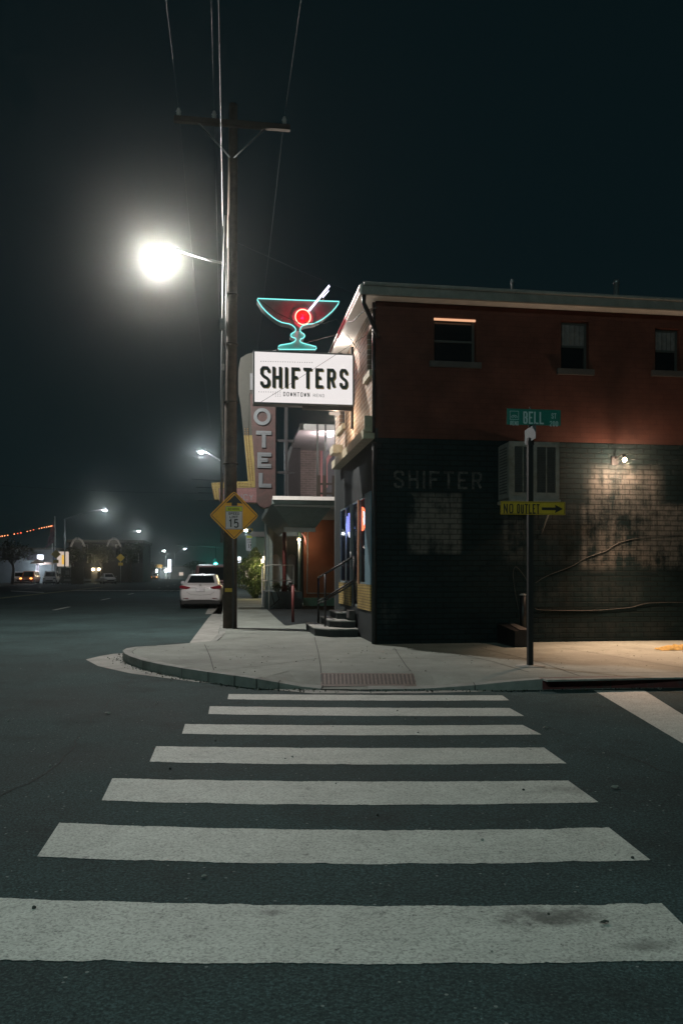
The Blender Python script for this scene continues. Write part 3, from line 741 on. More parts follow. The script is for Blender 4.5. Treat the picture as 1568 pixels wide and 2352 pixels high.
# belt ledge on the west side
mb = MB(); mb.box(X0-.22, X0-.004, Y0+.1, 19.3, ZB+.0, ZB+.18, 'beige'); mb.box(X0-.2, X0-.006, Y0+.05, Y0+.099, ZB+.12, ZB+.42, 'beige')
mb.box(X0-.24, X0-.002, 18.9, 19.5, ZB+.36, ZB+.55, 'beige'); mb.build('belt_ledge', bar)
# storefront joinery
mb = MB(); mb.box(X0-.035, X0-.004, 15.05, 16.55, .73, 1.235, 'yellow_brick'); mb.box(X0-.035, X0-.004, 17.56, 19.35, .73, 1.235, 'yellow_brick'); mb.split('brick_base', bar)
mb = MB(); mb.box(X0-.03, X0+.03, 15.04, 15.655, 1.24, 3.04, 'jamb_neon_tint'); mb.box(X0-.025, X0+.03, 16.455, 16.615, 1.24, 3.0, 'brown_trim'); mb.box(X0-.02, X0+.03, 17.505, 17.675, 1.24, 3.0, 'blue_grey'); mb.split('frame', bar)
for (h0, h1, g0, g1) in holes:
    mb = MB(); x = X0+.004; f = .04
    mb.box(x, x+.03, h0, h0+f, g0, g1, 'blue_grey'); mb.box(x, x+.03, h1-f, h1, g0, g1, 'blue_grey'); mb.box(x, x+.03, h0+f, h1-f, g0, g0+f, 'blue_grey'); mb.box(x, x+.03, h0+f, h1-f, g1-f, g1, 'blue_grey')
    if h1-h0 > 1.2: mb.box(x+.002, x+.028, (h0+h1)/2-.03, (h0+h1)/2+.03, g0+f, g1-f, 'galv')
    nm = 'door' if g0 < 1 else 'window'
    w = mb.build(nm, bar)
    mb = MB(); mb.box(x+.014, x+.018, h0+f, h1-f, g0+f, g1-f, 'glass'); mb.build('pane', w)
    if nm == 'door':
        mb = MB(); mb.tube([(x-.05, h1-.12, 1.6), (x-.05, h1-.12, 1.95)], .012, 'galv', 6); mb.build('handle', w)
# ghost lettering on the south wall
m, nt, b = newmat('ghost_lettering')
f = ramp(nt, noise(nt, 6, 9, .85), [(.45, 0.), (.66, 1.)])
nt.links.new(mix(nt, f, (.013, .019, .021), (.15, .15, .14)), b.inputs['Base Color']); b.inputs['Roughness'].default_value = .8
M['ghost'] = m
mb = MB(); a = PY(904,1121,Y0); b = PY(1106,1084,Y0)
letters(mb, 'SHIFTER', a.x, a.z, b.x, b.z-a.z, .045, Y0-.007, 'ghost', .002, .42); mb.build('faded_lettering', bar)
# white neon/paper lines: interior things
def neon_tube(pts, r, m, name, parent): mb = MB(); mb.tube(pts, r, m, 6); return mb.build(name, parent)
nx = X0+.06
t = thing('neon_sign', 'red neon beer sign glowing in the nearest bar window', 'neon sign', (nx, 16.2, 2.5))
mb = MB(); mb.tube([(nx, 15.99, 2.40), (nx, 16.1, 2.46), (nx, 16.45, 2.36), (nx, 16.45, 2.84), (nx, 16.1, 2.73), (nx, 15.99, 2.80)], .02, 'neon_red', 6, True); mb.build('neon_outline', t)
mb = MB(); mb.tube([(nx+.01, 16.2, 2.44), (nx+.01, 16.28, 2.6), (nx+.01, 16.2, 2.62), (nx+.01, 16.28, 2.74)], .028, 'neon_white', 6); mb.build('neon_script', t)
mb = MB(); mb.box(nx+.05, nx+.06, 15.98, 16.46, 2.35, 2.85, 'cherry'); mb.build('back_plate', t)
mb = MB(); mb.tube([(nx, 16.2, 2.8), (nx, 16.2, 3.0)], .004, 'black_metal', 4); mb.build('hanger', t)
lamp('neon_red_glow', (nx-.0, 16.2, 2.6), 3, (1., .05, .03), .03, t)
t = thing('neon_sign', 'violet blue neon beer sign in the farther bar window', 'neon sign', (nx, 18.4, 2.5))
mb = MB(); mb.tube([(nx, 18.05, 2.45), (nx, 18.05, 2.8), (nx, 18.3, 2.85), (nx, 18.3, 2.35), (nx, 18.1, 2.3)], .022, 'neon_blue', 6); mb.tube([(nx, 18.45, 2.4), (nx, 18.6, 2.8), (nx, 18.75, 2.4)], .02, 'neon_blue', 6); mb.build('neon_outline', t)
mb = MB(); mb.tube([(nx-.01, 18.12, 2.3), (nx-.01, 18.22, 2.4)], .025, 'neon_white', 6); mb.build('neon_script', t)
mb = MB(); mb.tube([(nx, 18.2, 2.85), (nx, 18.2, 3.0)], .004, 'black_metal', 4); mb.build('hanger', t)
lamp('neon_blue_glow', (nx+.1, 18.3, 2.5), 14, (.3, .4, 1.), .05, t)
# steps
st = thing('entrance_steps', 'three nested concrete steps with chamfered corners at the bar door', 'steps', (2.3, 17.4, .13))
def step(x0, y0, y1, z0, z1, ch):
    mb = MB(); P = [(X0-.04, y0, z0), (x0+ch, y0, z0), (x0, y0+ch*1.6, z0), (x0, y1, z0), (X0-.04, y1, z0)]
    mb.prism(P, (0, 0, z1-z0-.025), 'dark_paint'); P2 = [(p[0]-(.02 if p[0] < X0-.1 else 0), p[1]-(.02 if p[1] < y1 else -.0), z1-.025) for p in P]
    mb.prism(P2, (0, 0, .025), 'gutter'); mb.build('step', st)  # dark risers, pale treads: shade on the upright faces put into the colour
step(1.86, 16.42, 18.75, .13, .30, .28); step(2.2, 16.75, 18.7, .30, .45, .22); step(2.42, 17.3, 18.65, .45, .60, .12)
mb = MB(); mb.bbox(2.6, X0-.03, 16.85, 17.28, .45, .66, 'sill_grey', .01); mb.build('threshold_block', st)
hr = thing('handrail', 'black pipe handrail on the bar entrance steps', 'handrail', (2.11, 17.3, .30))
pA, pB, pC = (2.12, 18.45), (2.13, 17.25), (2.68, 16.7)
mb = MB(); mb.tube([(pA[0], pA[1], 1.36), (pB[0], pB[1], 1.45), (pC[0], pC[1], 1.82)], .024, 'black_metal', 8); mb.tube([(pA[0], pA[1], .82), (pB[0], pB[1], .92), (pC[0], pC[1], 1.32)], .02, 'black_metal', 8)
mb.tube([(pA[0], pA[1], .76), (pB[0], pB[1], .86), (pC[0], pC[1], 1.26)], .02, 'black_metal', 8); mb.build('rail', hr)
for (p, z0, z1) in ((pA, .30, 1.36), (pB, .30, 1.45), (pC, .75, 1.82)):
    mb = MB(); mb.tube([(p[0], p[1], z0), (p[0], p[1], z1)], .024, 'black_metal', 8); mb.build('post', hr)
# evaporative cooler on the south wall
a = PY(1169,1013,14.04); b = PY(1284,1147,14.04)
x0, x1, z0, z1 = a.x, b.x, b.z, a.z; yf = 14.04
t = thing('evaporative_cooler', 'boxy pale evaporative cooler mounted on the black wall behind the street signpost', 'cooler', ((x0+x1)/2, yf, z0))
mb = MB(); mb.bbox(x0, x1, yf+.03, Y0-.01, z0, z1, 'cooler', .02)
fw = .07
for (p, q, r, s_) in ((x0, x0+fw*1.5, z0, z1), (x1-fw, x1, z0, z1), (x0+fw*1.5, x1-fw, z0, z0+.12), (x0+fw*1.5, x1-fw, z1-.09, z1), ((x0+x1)/2-.06, (x0+x1)/2+.05, z0+.12, z1-.09)):
    mb.box(p, q, yf, yf+.03, r, s_, 'cooler')
mb.build('cabinet', t)
mb = MB()
for (p, q) in ((x0+fw*1.5+.005, (x0+x1)/2-.065), ((x0+x1)/2+.055, x1-fw-.005)):
    mb.box(p, q, yf+.022, yf+.03, z0+.125, z1-.095, 'louver')
    for i in range(26):
        zz = z0+.14+i*(z1-z0-.25)/26; mb.box(p, q, yf+.004, yf+.022, zz, zz+.012, 'louver')
    mb.box((p+q)/2-.01, (p+q)/2+.012, yf-.001, yf+.003, z0+.125, z1-.095, 'cooler')
mb.build('louvres', t)
mb = MB(); mb.bbox(x0-.02, x1+.02, yf-.03, Y0-.01, z0-.07, z0-.002, 'cooler', .01); mb.build('drip_tray', t)
mb = MB()
for i in range(16): mb.box(x0-.004, x0-.001, yf+.12, Y0-.1, z0+.12+i*.055, z0+.14+i*.055, 'louver')
mb.build('side_vent', t)
mb = MB(); mb.tube([(x1-.1, yf+.1, z0-.07), (x1-.1, Y0-.01, z0-.6)], .02, 'galv', 6); mb.split('support_strut', t)
# wall lamp
LO = .42; lp = PY(1434,1056,Y0-LO)
t = thing('wall_lamp', 'lit wall lamp casting warm light down the black brick wall', 'wall lamp', (lp.x, Y0-.01, lp.z))
mb = MB(); mb.bbox(lp.x-.07, lp.x+.07, Y0-.05, Y0-.008, lp.z-.05, lp.z+.12, 'black_metal', .01); mb.tube([(lp.x, Y0-.03, lp.z+.08), (lp.x, Y0-LO+.1, lp.z+.11), (lp.x, Y0-LO, lp.z+.09)], .012, 'black_metal', 6); mb.build('bracket', t)
mb = MB(); mb.lathe((lp.x, Y0-LO, lp.z+.055), [(.03, 0), (.028, .03), (.01, .05)], 'black_metal', 14); mb.build('socket', t)
mb = MB(); mb.sphere((lp.x, Y0-LO, lp.z), .042, 'lamp_warm', 12, 8); mb.build('bulb', t)
L_wall = lamp('wall_lamp_light', (lp.x, Y0-LO-.02, lp.z-.085), 85, (1., .68, .47), .05, t)
LW2 = lamp('wall_lamp_downlight', (lp.x, Y0-LO-.02, lp.z-.09), 1900, (1., .61, .39), .05, t, spot=96); LW2.rotation_euler = (radians(-25), 0, 0); LW2.data.spot_blend = 1.
# hoses and cables on wall
def cable(name, pts, r, m, label, cat, group=None):
    mb = MB(); mb.tube(pts, r, m, 6); return tag(mb.build(name), label, cat, group)
def crv(pts, k=6):
    P = [Vector(p) for p in pts]; out_ = []
    for i in range(len(P)-1):
        p0 = P[max(i-1, 0)]; p1 = P[i]; p2 = P[i+1]; p3 = P[min(i+2, len(P)-1)]
        for j in range(k):
            t = j/k; out_.append(.5*((2*p1)+(p2-p0)*t+(2*p0-5*p1+4*p2-p3)*t*t+(-p0+3*p1-3*p2+p3)*t**3))
    out_.append(P[-1]); return out_
yw = Y0-.0135
cable('wall_cable', crv([PY(x, y, yw) for x, y in ((1229,1339),(1258,1322),(1310,1302),(1345,1282),(1392,1265),(1415,1250),(1450,1239),(1510,1232),(1580,1228))]), .0055, 'hose', 'pale cable rising to the right across the wall at head height', 'cable', 'cables on the black wall')
cable('wall_cable', crv([PY(x, y, yw) for x, y in ((1228,1397),(1240,1401),(1300,1402.5),(1370,1402),(1420,1398),(1450,1395),(1480,1387),(1520,1384),(1580,1384))]), .0055, 'hose', 'pale cable running level along the wall at knee height', 'cable', 'cables on the black wall')
cable('wall_cable', crv([PY(x, y, yw) for x, y in ((1190,1400),(1181,1350),(1178,1318),(1184,1302),(1200,1318),(1215,1342),(1224,1352))]), .005, 'hose', 'thin looped cable hanging on the wall left of the signpost', 'cable', 'cables on the black wall')
a = PY(1196,1368,Y0-.2)
t = thing('standpipe', 'dark meter pipe with pale cap against the wall behind the signpost', 'standpipe', (a.x, Y0-.2, .4))
mb = MB(); mb.tube([(a.x+.06, Y0-.15, .3), (a.x+.06, Y0-.15, a.z)], .06, 'black_metal', 10); mb.build('pipe', t)
mb = MB(); mb.lathe((a.x+.06, Y0-.15, a.z), [(.066, 0), (.066, .02), (.03, .035)], 'ceramic', 10); mb.build('cap', t)
a = G(1182,1487,.13); a2 = G(1224,1487,.13)
t = thing('utility_box', 'low black utility box with a sloped lid on the pavement at the wall', 'utility box', (a.x, a.y, .13))
mb = MB(); mb.prism([(a.x, a.y, .13), (a.x, a.y, .42), (a.x, Y0-.02, .50), (a.x, Y0-.02, .13)], (a2.x-a.x, 0, 0), 'black_metal'); mb.build('body', t)
mb = MB(); mb.prism([(a.x+.1, a.y+.03, .432), (a2.x-.02, a.y+.03, .432), (a2.x-.02, Y0-.05, .503), (a.x+.2, Y0-.05, .503)], (0, 0, .008), 'sill_grey'); mb.build('lid', t)
# yellow cloth
mb = MB(); c = G(1556,1493,.13); k = 26; V = []
for i in range(k):
    for j in range(10):
        u = i/(k-1); v = j/9; e = sin(pi*u)**.5*sin(pi*v)**.5
        V.append((c.x-.35+u*1.1+.02*random.uniform(-1, 1), c.y-.12+v*.34+.02*random.uniform(-1, 1), .136+e*(.05+.035*sin(i*1.3+j)+.02*random.random())))
mb.add(V, [(i*10+j, (i+1)*10+j, (i+1)*10+j+1, i*10+j+1) for i in range(k-1) for j in range(9)], 'cloth', True)
tag(mb.build('crumpled_cloth'), 'crumpled yellow cloth lying on the pavement at the foot of the wall', 'cloth')
mb = MB(); c = G(838,1465,.13)
for i in range(5): mb.sphere((c.x-.05+i*.03, c.y+.02*(i % 2), .15), .022, 'paint', 6, 4)
tag(mb.build('paper_scrap'), 'small white paper scrap on the pavement beside the lowest step', 'litter')
# roof pipes
for (x, y, w_, h_, lab) in ((1415,652,.055,.42,'pale vent pipe on the roof edge, right of the two'), (1176,651,.03,.35,'thin short vent pipe on the roof edge, left of the two')):
    a = PY(x, y, 15.6); mb = MB(); zb = ZR+.1
    mb.tube([(a.x, 15.6, zb), (a.x, 15.6, a.z)], w_, 'galv', 10); mb.lathe((a.x, 15.6, a.z), [(w_*1.25, 0), (w_*1.25, .06), (w_*.8, .09)], 'galv', 10)
    tag(mb.build('vent_pipe'), lab, 'vent pipe')
# ------------------------------------------------------------------ PROJECTING SIGN
SY = 17.22
a = PY(584.5,807,SY); b = PY(813,930,SY); sx0, sx1, sz0, sz1 = a.x, X0-.02, b.z, a.z
ps = thing('projecting_sign', 'white lit box sign reading SHIFTERS DOWNTOWN RENO above the pavement', 'sign', (sx1, SY, sz0))
mb = MB(); e = .03
mb.box(sx0-e, sx0, SY-.015, SY+.3, sz0-e, sz1+e, 'dull_metal'); mb.box(sx1-e*.3, sx1+e*.6, SY-.015, SY+.3, sz0-e, sz1+e, 'dull_metal'); mb.box(sx0, sx1-e*.3, SY-.015, SY+.3, sz0-e, sz0, 'dull_metal'); mb.box(sx0, sx1-e*.3, SY-.015, SY+.3, sz1, sz1+e, 'dull_metal'); mb.build('cabinet', ps)
mb = MB(); mb.box(sx0+.001, sx1-e*.3-.001, SY, SY+.02, sz0+.001, sz1-.001, 'sign_face'); mb.build('face_panel', ps)
mb = MB(); mb.box(sx0+.001, sx1-e*.3-.001, SY+.28, SY+.295, sz0+.001, sz1-.001, 'sign_face'); mb.build('face_panel', ps)
ax = lambda x, y: PY((x/2.613+800)/1.5944, (y/2.613+1000)/1.5944, SY)
# letter heights follow the zoomed survey
chars = [('S',398,493,892,1092),('H',514,604,897,1094),('I',634,664,900,1096),('F',696,775,903,1098),('T',810,892,907,1100),('E',925,1000,912,1098),('R',1036,1118,915,1102),('S',1156,1235,918,1104)]
mb = MB(); mb2 = MB()
dz = -.00
for c, xa, xb, ya, yb in chars:
    p = ax(xa, yb); q = ax(xb, ya); s_ = ax(27, 0).x-ax(0, 0).x
    letters(mb, c, p.x, p.z+dz, q.x, q.z-p.z, s_*1.05, SY-.004, 'sign_letter', .003, 0)
    letters(mb2, c, p.x+.022, p.z+dz-.022, q.x+.022, q.z-p.z, s_*1.05, SY-.0005, 'sign_shadow', .0012, 0)
mb2.build('letter_shadow', ps); mb.build('lettering', ps)
mb = MB(); p = ax(620,1173); q = ax(872,1148); letters(mb, 'DOWNTOWN', p.x, p.z-.01, q.x, q.z-p.z+.02, .013, SY-.002, 'sign_letter', .002, .5)
p = ax(905,1184); q = ax(1010,1158); letters(mb, 'RENO', p.x, p.z, q.x, q.z-p.z, .007, SY-.002, 'letter_grey', .002, .5)
for i in range(22):
    p = ax(407+i*23.2, 843+i*.6); mb.box(p.x-.008, p.x+.008, SY-.003, SY-.001, p.z-.008, p.z+.008, 'sign_letter' if i < 13 else 'letter_grey')
for i in range(10):
    p = ax(388+i*22.5, 1136+i*.2); mb.box(p.x-.008, p.x+.008, SY-.003, SY-.001, p.z-.008, p.z+.008, 'sign_letter')
for r_, c0 in ((1, 6), (2, 7)):
    for i in range(c0, 10):
        p = ax(388+i*22.5, 1138+r_*19); mb.box(p.x-.008, p.x+.008, SY-.003, SY-.001, p.z-.008, p.z+.008, 'sign_letter')
mb.build('small_lettering', ps)
mb = MB(); mb.box(sx1-1.1, X0-.01, SY+.05, SY+.12, sz0-.12, sz0-e-.001, 'black_metal'); mb.box(X0-.05, X0-.002, SY+.04, SY+.16, sz0-.5, sz1+.2, 'black_metal')
mb.tube([(sx0+.3, SY+.15, sz1+e), (X0-.02, SY+.15, sz1+.6)], .012, 'black_metal', 6); mb.build('bracket', ps)
# neon glass
R0 = lambda x, y, Y=SY+.02: PY((x/2.613+800)/1.5944, (y/2.613+1000)/1.5944, Y)
outline = [(375,246),(760,262),(1153,275),(1140,303),(1118,332),(1085,370),(1045,405),(1000,440),(960,463),(925,479),(895,488),(860,492),(825,499),(800,509),(785,525),(778,547),(783,563),(795,574),(812,584),(822,598),(821,612),(810,624),(795,630),(783,637),(778,650),(784,662),(800,671),(830,680),(930,707),(934,722),(925,735),(580,733),(572,722),(576,700),(590,692),(690,675),(720,662),(735,648),(738,634),(730,624),(710,620),(695,611),(690,598),(694,585),(708,576),(725,567),(737,552),(735,535),(722,517),(700,500),(675,489),(640,483),(605,476),(560,455),(520,427),(480,395),(445,362),(415,328),(390,290),(370,258)]
ng = thing('neon_cocktail_glass', 'teal neon cocktail glass with a red cherry on top of the white sign', 'neon sign', (R0(755,740).x, SY, sz1))
poly = [R0(x, y) for x, y in outline]
cenx = sum(p.x for p in poly)/len(poly)
mb = MB(); mb.prism([p+Vector((0, .0, 0)) for p in poly], (0, .26, 0), 'can'); mb.build('can', ng)
face_top = [i for i in range(len(poly))]
bowl = [R0(x, y, SY+.012) for x, y in outline[:15]+outline[47:]]
def inset(pl, k=.975):
    c = sum((p for p in pl), Vector())/len(pl); return [c+(p-c)*k for p in pl]
mb = MB(); mb.prism(inset(bowl), (0, .006, 0), 'glass_panel'); mb.build('bowl_panel', ng)
stem = [R0(x, y, SY+.012) for x, y in outline[15:47]]
mb = MB(); mb.prism(inset(stem, .95), (0, .006, 0), 'stem_panel'); mb.build('stem_panel', ng)
mb = MB(); mb.tube([p+Vector((0, -.035, 0)) for p in poly], .0135, 'neon_teal', 8, True); mb.build('neon_outline', ng)
cc = R0(807,420,SY-.02); cr = R0(879,420,SY-.02).x-cc.x
mb = MB(); mb.lathe((cc.x, SY+.011, cc.z), [(cr*1.0, .0), (cr*1.0, .012)], 'cherry', 28, 'Y'); mb.build('cherry_disc', ng)
mb = MB(); mb.tube([(cc.x+cr*cos(2*pi*i/28), SY-.03, cc.z+cr*sin(2*pi*i/28)) for i in range(28)], .0125, 'neon_ring', 8, True); mb.build('cherry_ring', ng)
mb = MB(); mb.tube([R0(857,360,SY-.06), R0(1058,113,SY-.06)], .011, 'neon_white', 6); mb.tube([R0(870,362,SY-.05), R0(1064,124,SY-.05)], .009, 'neon_white', 6)
mb.tube([R0(998,232,SY-.04), R0(1054,167,SY-.04)], .009, 'neon_white', 6); mb.build('neon_stick', ng)
mb = MB(); mb.tube([R0(940,262,SY+.05), R0(1058,150,SY+.05)], .02, 'can', 6); mb.build('stick_backing', ng)
mb = MB()
for (x, y) in ((600,440),(905,455),(1000,250),(575,715),(925,715)): p = R0(x, y, SY); mb.tube([p+Vector((0, .02, 0)), p+Vector((0, -.03, 0))], .012, 'ceramic', 6)
mb.split('tube_support', ng)
L_red = lamp('cherry_glow', (cc.x, SY-.1, cc.z), 22, (1., .01, .06), .03, ng)
# added lamps below and above the cabinet, sources unseen, to light wall and eave
mb = MB(); mb.bbox(sx1-.5, sx1-.26, SY+.16, SY+.24, sz0-.19, sz0-.13, 'lit_pale', .01); mb.build('floodlight', ps)  # added glowing box above the wall fill, not a known fixture
lamp('added_wall_fill', (sx1-.38, SY+.2, sz0-.26), 42, (1., .74, .52), .05, ps)
mb = MB(); mb.bbox(sx1-.32, sx1-.22, SY+.1, SY+.2, sz1+e+.001, sz1+e+.05, 'black_metal', .01); mb.build('added_fill_socket', ps)
lamp('added_eave_fill', (sx1-.27, SY+.15, sz1+e+.09), 16, (1., .9, .8), .03, ps)
# thin wires to the sign
for i, (p, q) in enumerate((((420,270),(745,465)), ((385,1245),(640,1090)), ((1160,760),(1420,600)), ((860,490),(1130,465)))):
    pass
cable('guy_wire', [R0(385,252,SY-.1), R0(560,380,SY-.1), R0(745,466,SY-.1), R0(1000,480,SY-.05), R0(1130,440,SY), Vector((X0, 16.4, PX(845,780,X0).z))], .006, 'black_metal', 'thin dark wire sagging across the neon glass to the building', 'wire')
cable('guy_wire', [R0(390,1243,SY-.3), R0(640,1090,SY-.35), R0(840,960,SY-.4), Vector((X0, 15.6, PX(856,745,X0).z))], .004, 'black_metal', 'thin dark wire slanting up across the white sign face', 'wire')
cable('eave_wire', crv([PX(868,705,X0-.34+.3), (X0-.25, 14.5, 6.3), (X0-.38, 14.9, 6.25), (X0-.37, 15.6, 6.45)], 5), .009, 'black_metal', 'short looped cable hanging under the roof corner', 'cable')
# ------------------------------------------------------------------ UTILITY POLE
up = G(528,1443,.13); ux, uy = up.x, up.y
t = thing('utility_pole', 'tall weathered wooden utility pole with crossarm at the kerb', 'utility pole', (ux, uy, .13))
ptop = PY(533,240,uy).z
mb = MB(); mb.tube([(ux, uy, .1), (ux+.01, uy, 3), (ux+.02, uy, 6), (ux+.05, uy, 9), (ux+.07, uy, 11), (ux+.08, uy, ptop)], .175, 'wood', 14, r2=.105); mb.build('pole', t)
cz = PY(530,293,uy).z; ca = PY(399,291,uy-.2); cb_ = PY(666,296,uy-.2)
mb = MB(); mb.box(ca.x, cb_.x, uy-.26, uy-.14, cz-.07, cz+.06, 'wood_dark'); mb.tube([(ux-.75, uy-.2, cz-.05), (ux, uy-.17, cz-.8)], .02, 'dull_metal', 6); mb.tube([(ux+.85, uy-.2, cz-.05), (ux+.1, uy-.17, cz-.8)], .02, 'dull_metal', 6); mb.build('crossarm', t)
ins = []
for x in (410, 492, 653):
    p = PY(x, 280, uy-.2); mb = MB(); zz = cz+.06
    mb.lathe((p.x, uy-.2, zz), [(.015, 0), (.02, .04), (.06, .06), (.05, .10), (.065, .12), (.04, .17), (.03, .2)], 'ceramic', 10); mb.build('insulator', t); ins.append((p.x, uy-.2, zz+.2))
mb = MB(); mb.tube([(ux-.2, uy-.1, 2.2), (ux-.19, uy-.1, 6), (ux-.14, uy-.08, 8.9), (ux-.1, uy-.08, 10.1)], .035, 'dull_metal', 8); mb.tube([(ux-.12, uy-.17, 5.6), (ux-.07, uy-.15, 9.3)], .02, 'dull_metal', 6); mb.build('conduit', t)
mb = MB()
for z in (2.4, 4.1, 5.6, 7.0, 8.2): mb.lathe((ux+.02, uy, z), [(.182, 0), (.182, .03)], 'wood_dark', 14)
mb.split('band', t)
p = PY(538,1355,uy-.2); mb = MB(); mb.box(ux-.12, ux+.05, uy-.19, uy-.176, p.z-.05, p.z+.04, 'sign_dull_yellow'); mb.build('tag_plate', t)
mb = MB(); mb.bbox(ux-.24, ux-.12, uy-.14, uy-.02, 7.35, 7.6, 'dull_metal', .01); mb.bbox(ux-.2, ux-.13, uy-.18, uy-.1, 6.35, 6.5, 'ceramic', .01); mb.split('junction_box', t)
# street lamp on the pole
lampz = PY(368,582,20.4)
sl = thing('street_lamp', 'brightly lit street lamp on an arm from the near utility pole', 'street lamp', (ux, uy, 9.0))
armp = Vector((ux, uy, PY(507,607,uy).z))
hd = Vector((lampz.x, 20.4, lampz.z))
mb = MB(); mb.tube([armp, armp.lerp(hd, .35)+Vector((0, 0, .05)), hd+Vector((.35, 0, .12)), hd+Vector((.1, 0, .12))], .03, 'galv', 8); mb.build('arm', sl)
mb = MB(); mb.lathe(hd+Vector((0, 0, .07)), [(.24, 0), (.25, .02), (.16, .09), (.06, .14)], 'galv', 14); mb.build('housing', sl)
mb = MB(); mb.lathe(hd+Vector((0, 0, -.02)), [(.02, -.07), (.09, -.05), (.14, 0), (.15, .088)], 'lamp_hot', 14); mb.build('lens', sl)
lamp('street_lamp_light', hd+Vector((0, 0, -.15)), 1, (1., .94, .86), .06, sl); LA = sl.children[-1]
# overhead wires
def sagwire(a, b, sag, r, m, label, name='overhead_wire', group='overhead wires', k=24):
    a, b = Vector(a), Vector(b); P = [a.lerp(b, i/k)-Vector((0, 0, 4*sag*(i/k)*(1-i/k))) for i in range(k+1)]
    mb = MB(); mb.tube(P, r, m, 5); return tag(mb.build(name), label, 'wire', group)
for q, (x, y, z) in enumerate(ins):
    nm = ['leftmost', 'second from left', 'rightmost'][q]
    sagwire((x, y, z), (x+(-.15, 0, .15)[q], -25, z+.2), .5, .0042, 'wire', f'{nm} thin wire from the crossarm towards the viewer')
    sagwire((x, y, z), (x, 58, z-.6), .6, .006, 'wire_dark', f'{nm} thin wire running on behind the crossarm')
zc = PY(511,520,uy-.1).z
sagwire((ux-.17, uy-.15, zc), (ux-.32, -25, zc+.6), .35, .0075, 'dull_metal', 'thick bright service cable rising from the pole to the top edge')
sagwire((ux-.05, uy-.15, zc-.3), Vector((9, 30, 10.8)), .1, .006, 'wire_dark', 'faint wire slanting right from the pole over the roof')
sagwire(PY(-60,1110,60), PY(530,1133,62), .2, .013, 'wire_dark', 'faint level wire crossing the night sky at left')
for i, (xa, ya, xb, yb) in enumerate(((440,1100,505,1103),(450,1119,512,1118),(455,1131,515,1131),(455,1149,512,1149))):
    sagwire(PY(xa, ya, 70), PY(xb+20, yb, 70), .05, .02, 'wire', ['topmost', 'second', 'third', 'lowest'][i]+' short bright wire left of the arrow shaped motel sign')
# second street lamp fixtures on far poles
def streetlight(base, h, arm, label, cool=True, power=0, seg=8, group='street lamps along the far street', lensr=1.):
    t = thing('street_lamp', label, 'street lamp', base, group); b = Vector(base)
    mb = MB(); mb.tube([b, b+Vector((0, 0, h-1))], .11, 'galv', seg, r2=.07); mb.build('pole', t)
    hd = b+Vector((arm, 0, h+.4)); mb = MB(); mb.tube([b+Vector((0, 0, h-1)), b+Vector((arm*.35, 0, h-.25)), b+Vector((arm*.7, 0, h+.25)), hd+Vector((-.2*(1 if arm > 0 else -1), 0, .06))], .055, 'galv', 6, r2=.035); mb.build('arm', t)
    mb = MB(); mb.bbox(hd.x-.35, hd.x+.35, hd.y-.15, hd.y+.15, hd.z, hd.z+.14, 'galv', .04); mb.build('housing', t)
    mb = MB(); mb.lathe(hd+Vector((0, 0, -.1)), [(.05*lensr, -.05), (.14*lensr, 0), (.17*lensr, .1)], 'lamp_cool' if cool else 'lamp_hot', 10); mb.build('lens', t)
    if power: lamp('street_lamp_light', hd+Vector((0, 0, -.25)), power, (.86, .95, 1.) if cool else (1, .95, .88), .15, t)
    return t
b = PY(148.6,1329,118); streetlight((b.x, 118, 0), PY(0,1175,118).z, PY(241,1162,118).x-b.x, 'lit lamp on a curved arm above the far left kerb, nearest of that side', power=700, lensr=1.6)
b = PY(255,1329,158); streetlight((b.x, 158, 0), PY(0,1222,158).z, PY(319,1208,158).x-b.x, 'lit lamp on a curved arm before the dark two storey block', power=450, lensr=1.7)
b = PY(526,1320,57); streetlight((.35, 57, .13), PY(0,1041,57).z-.13, PY(462,1028,57).x-.35, 'lit lamp whose arm reaches left from behind the utility pole', power=800, lensr=1.2)
for (x, y, Y, arm, lab) in ((376,1265,230,-.5,'small distant lamp left of the white pylon sign'), (424,1261,250,3,'small distant lamp above and right of the white pylon sign'), (563,1217,95,-1.5,'distant lamp showing left of the lower diamond corner')):
    p = PY(x, y, Y); streetlight((p.x-arm, Y, 0), p.z-.4, arm, lab, power=200, lensr=2.2)
# lamp on the near side of the crossing, behind the camera (same row)
streetlight((-7.4, -4.6, 0), 9.0, 2.6, 'street lamp of the same row on the near side of the crossing', cool=False, power=1, group='street lamps along the far street'); LB = [o for o in bpy.data.objects if o.name.startswith('street_lamp_light')][-1]
LB = bpy.context.scene.objects[LB.name]
# ------------------------------------------------------------------ SCHOOL DIAMOND SIGN
dY = uy-.33; dc = PY(537.5,1184,dY); half = (PY(596,1184,dY).x-PY(479.5,1184,dY).x)/2*.985
ds = thing('warning_sign', 'yellow diamond sign with arrow and SCHOOL SPEED LIMIT 15 by the utility pole', 'sign', (dc.x, dY, dc.z))
def dia(r, Y, m, mb, dep=.004, rc=.06):
    P = []
    for k in range(4):
        a = pi/2*k; c = Vector((cos(a), 0, sin(a)))*r; tn = Vector((-sin(a), 0, cos(a)))
        c1 = c*(1-rc/r)
        for s in (-1, 0, 1): P.append(Vector((dc.x, Y, dc.z))+(c1+Vector((c.x, 0, c.z)).normalized()*(rc*.55 if s == 0 else 0)+tn*s*rc))
    mb.prism(P, (0, -dep, 0), m)
mb = MB(); dia(half, dY, 'sign_yellow', mb); mb.build('panel', ds)
mb = MB()
for s in range(4):
    pass
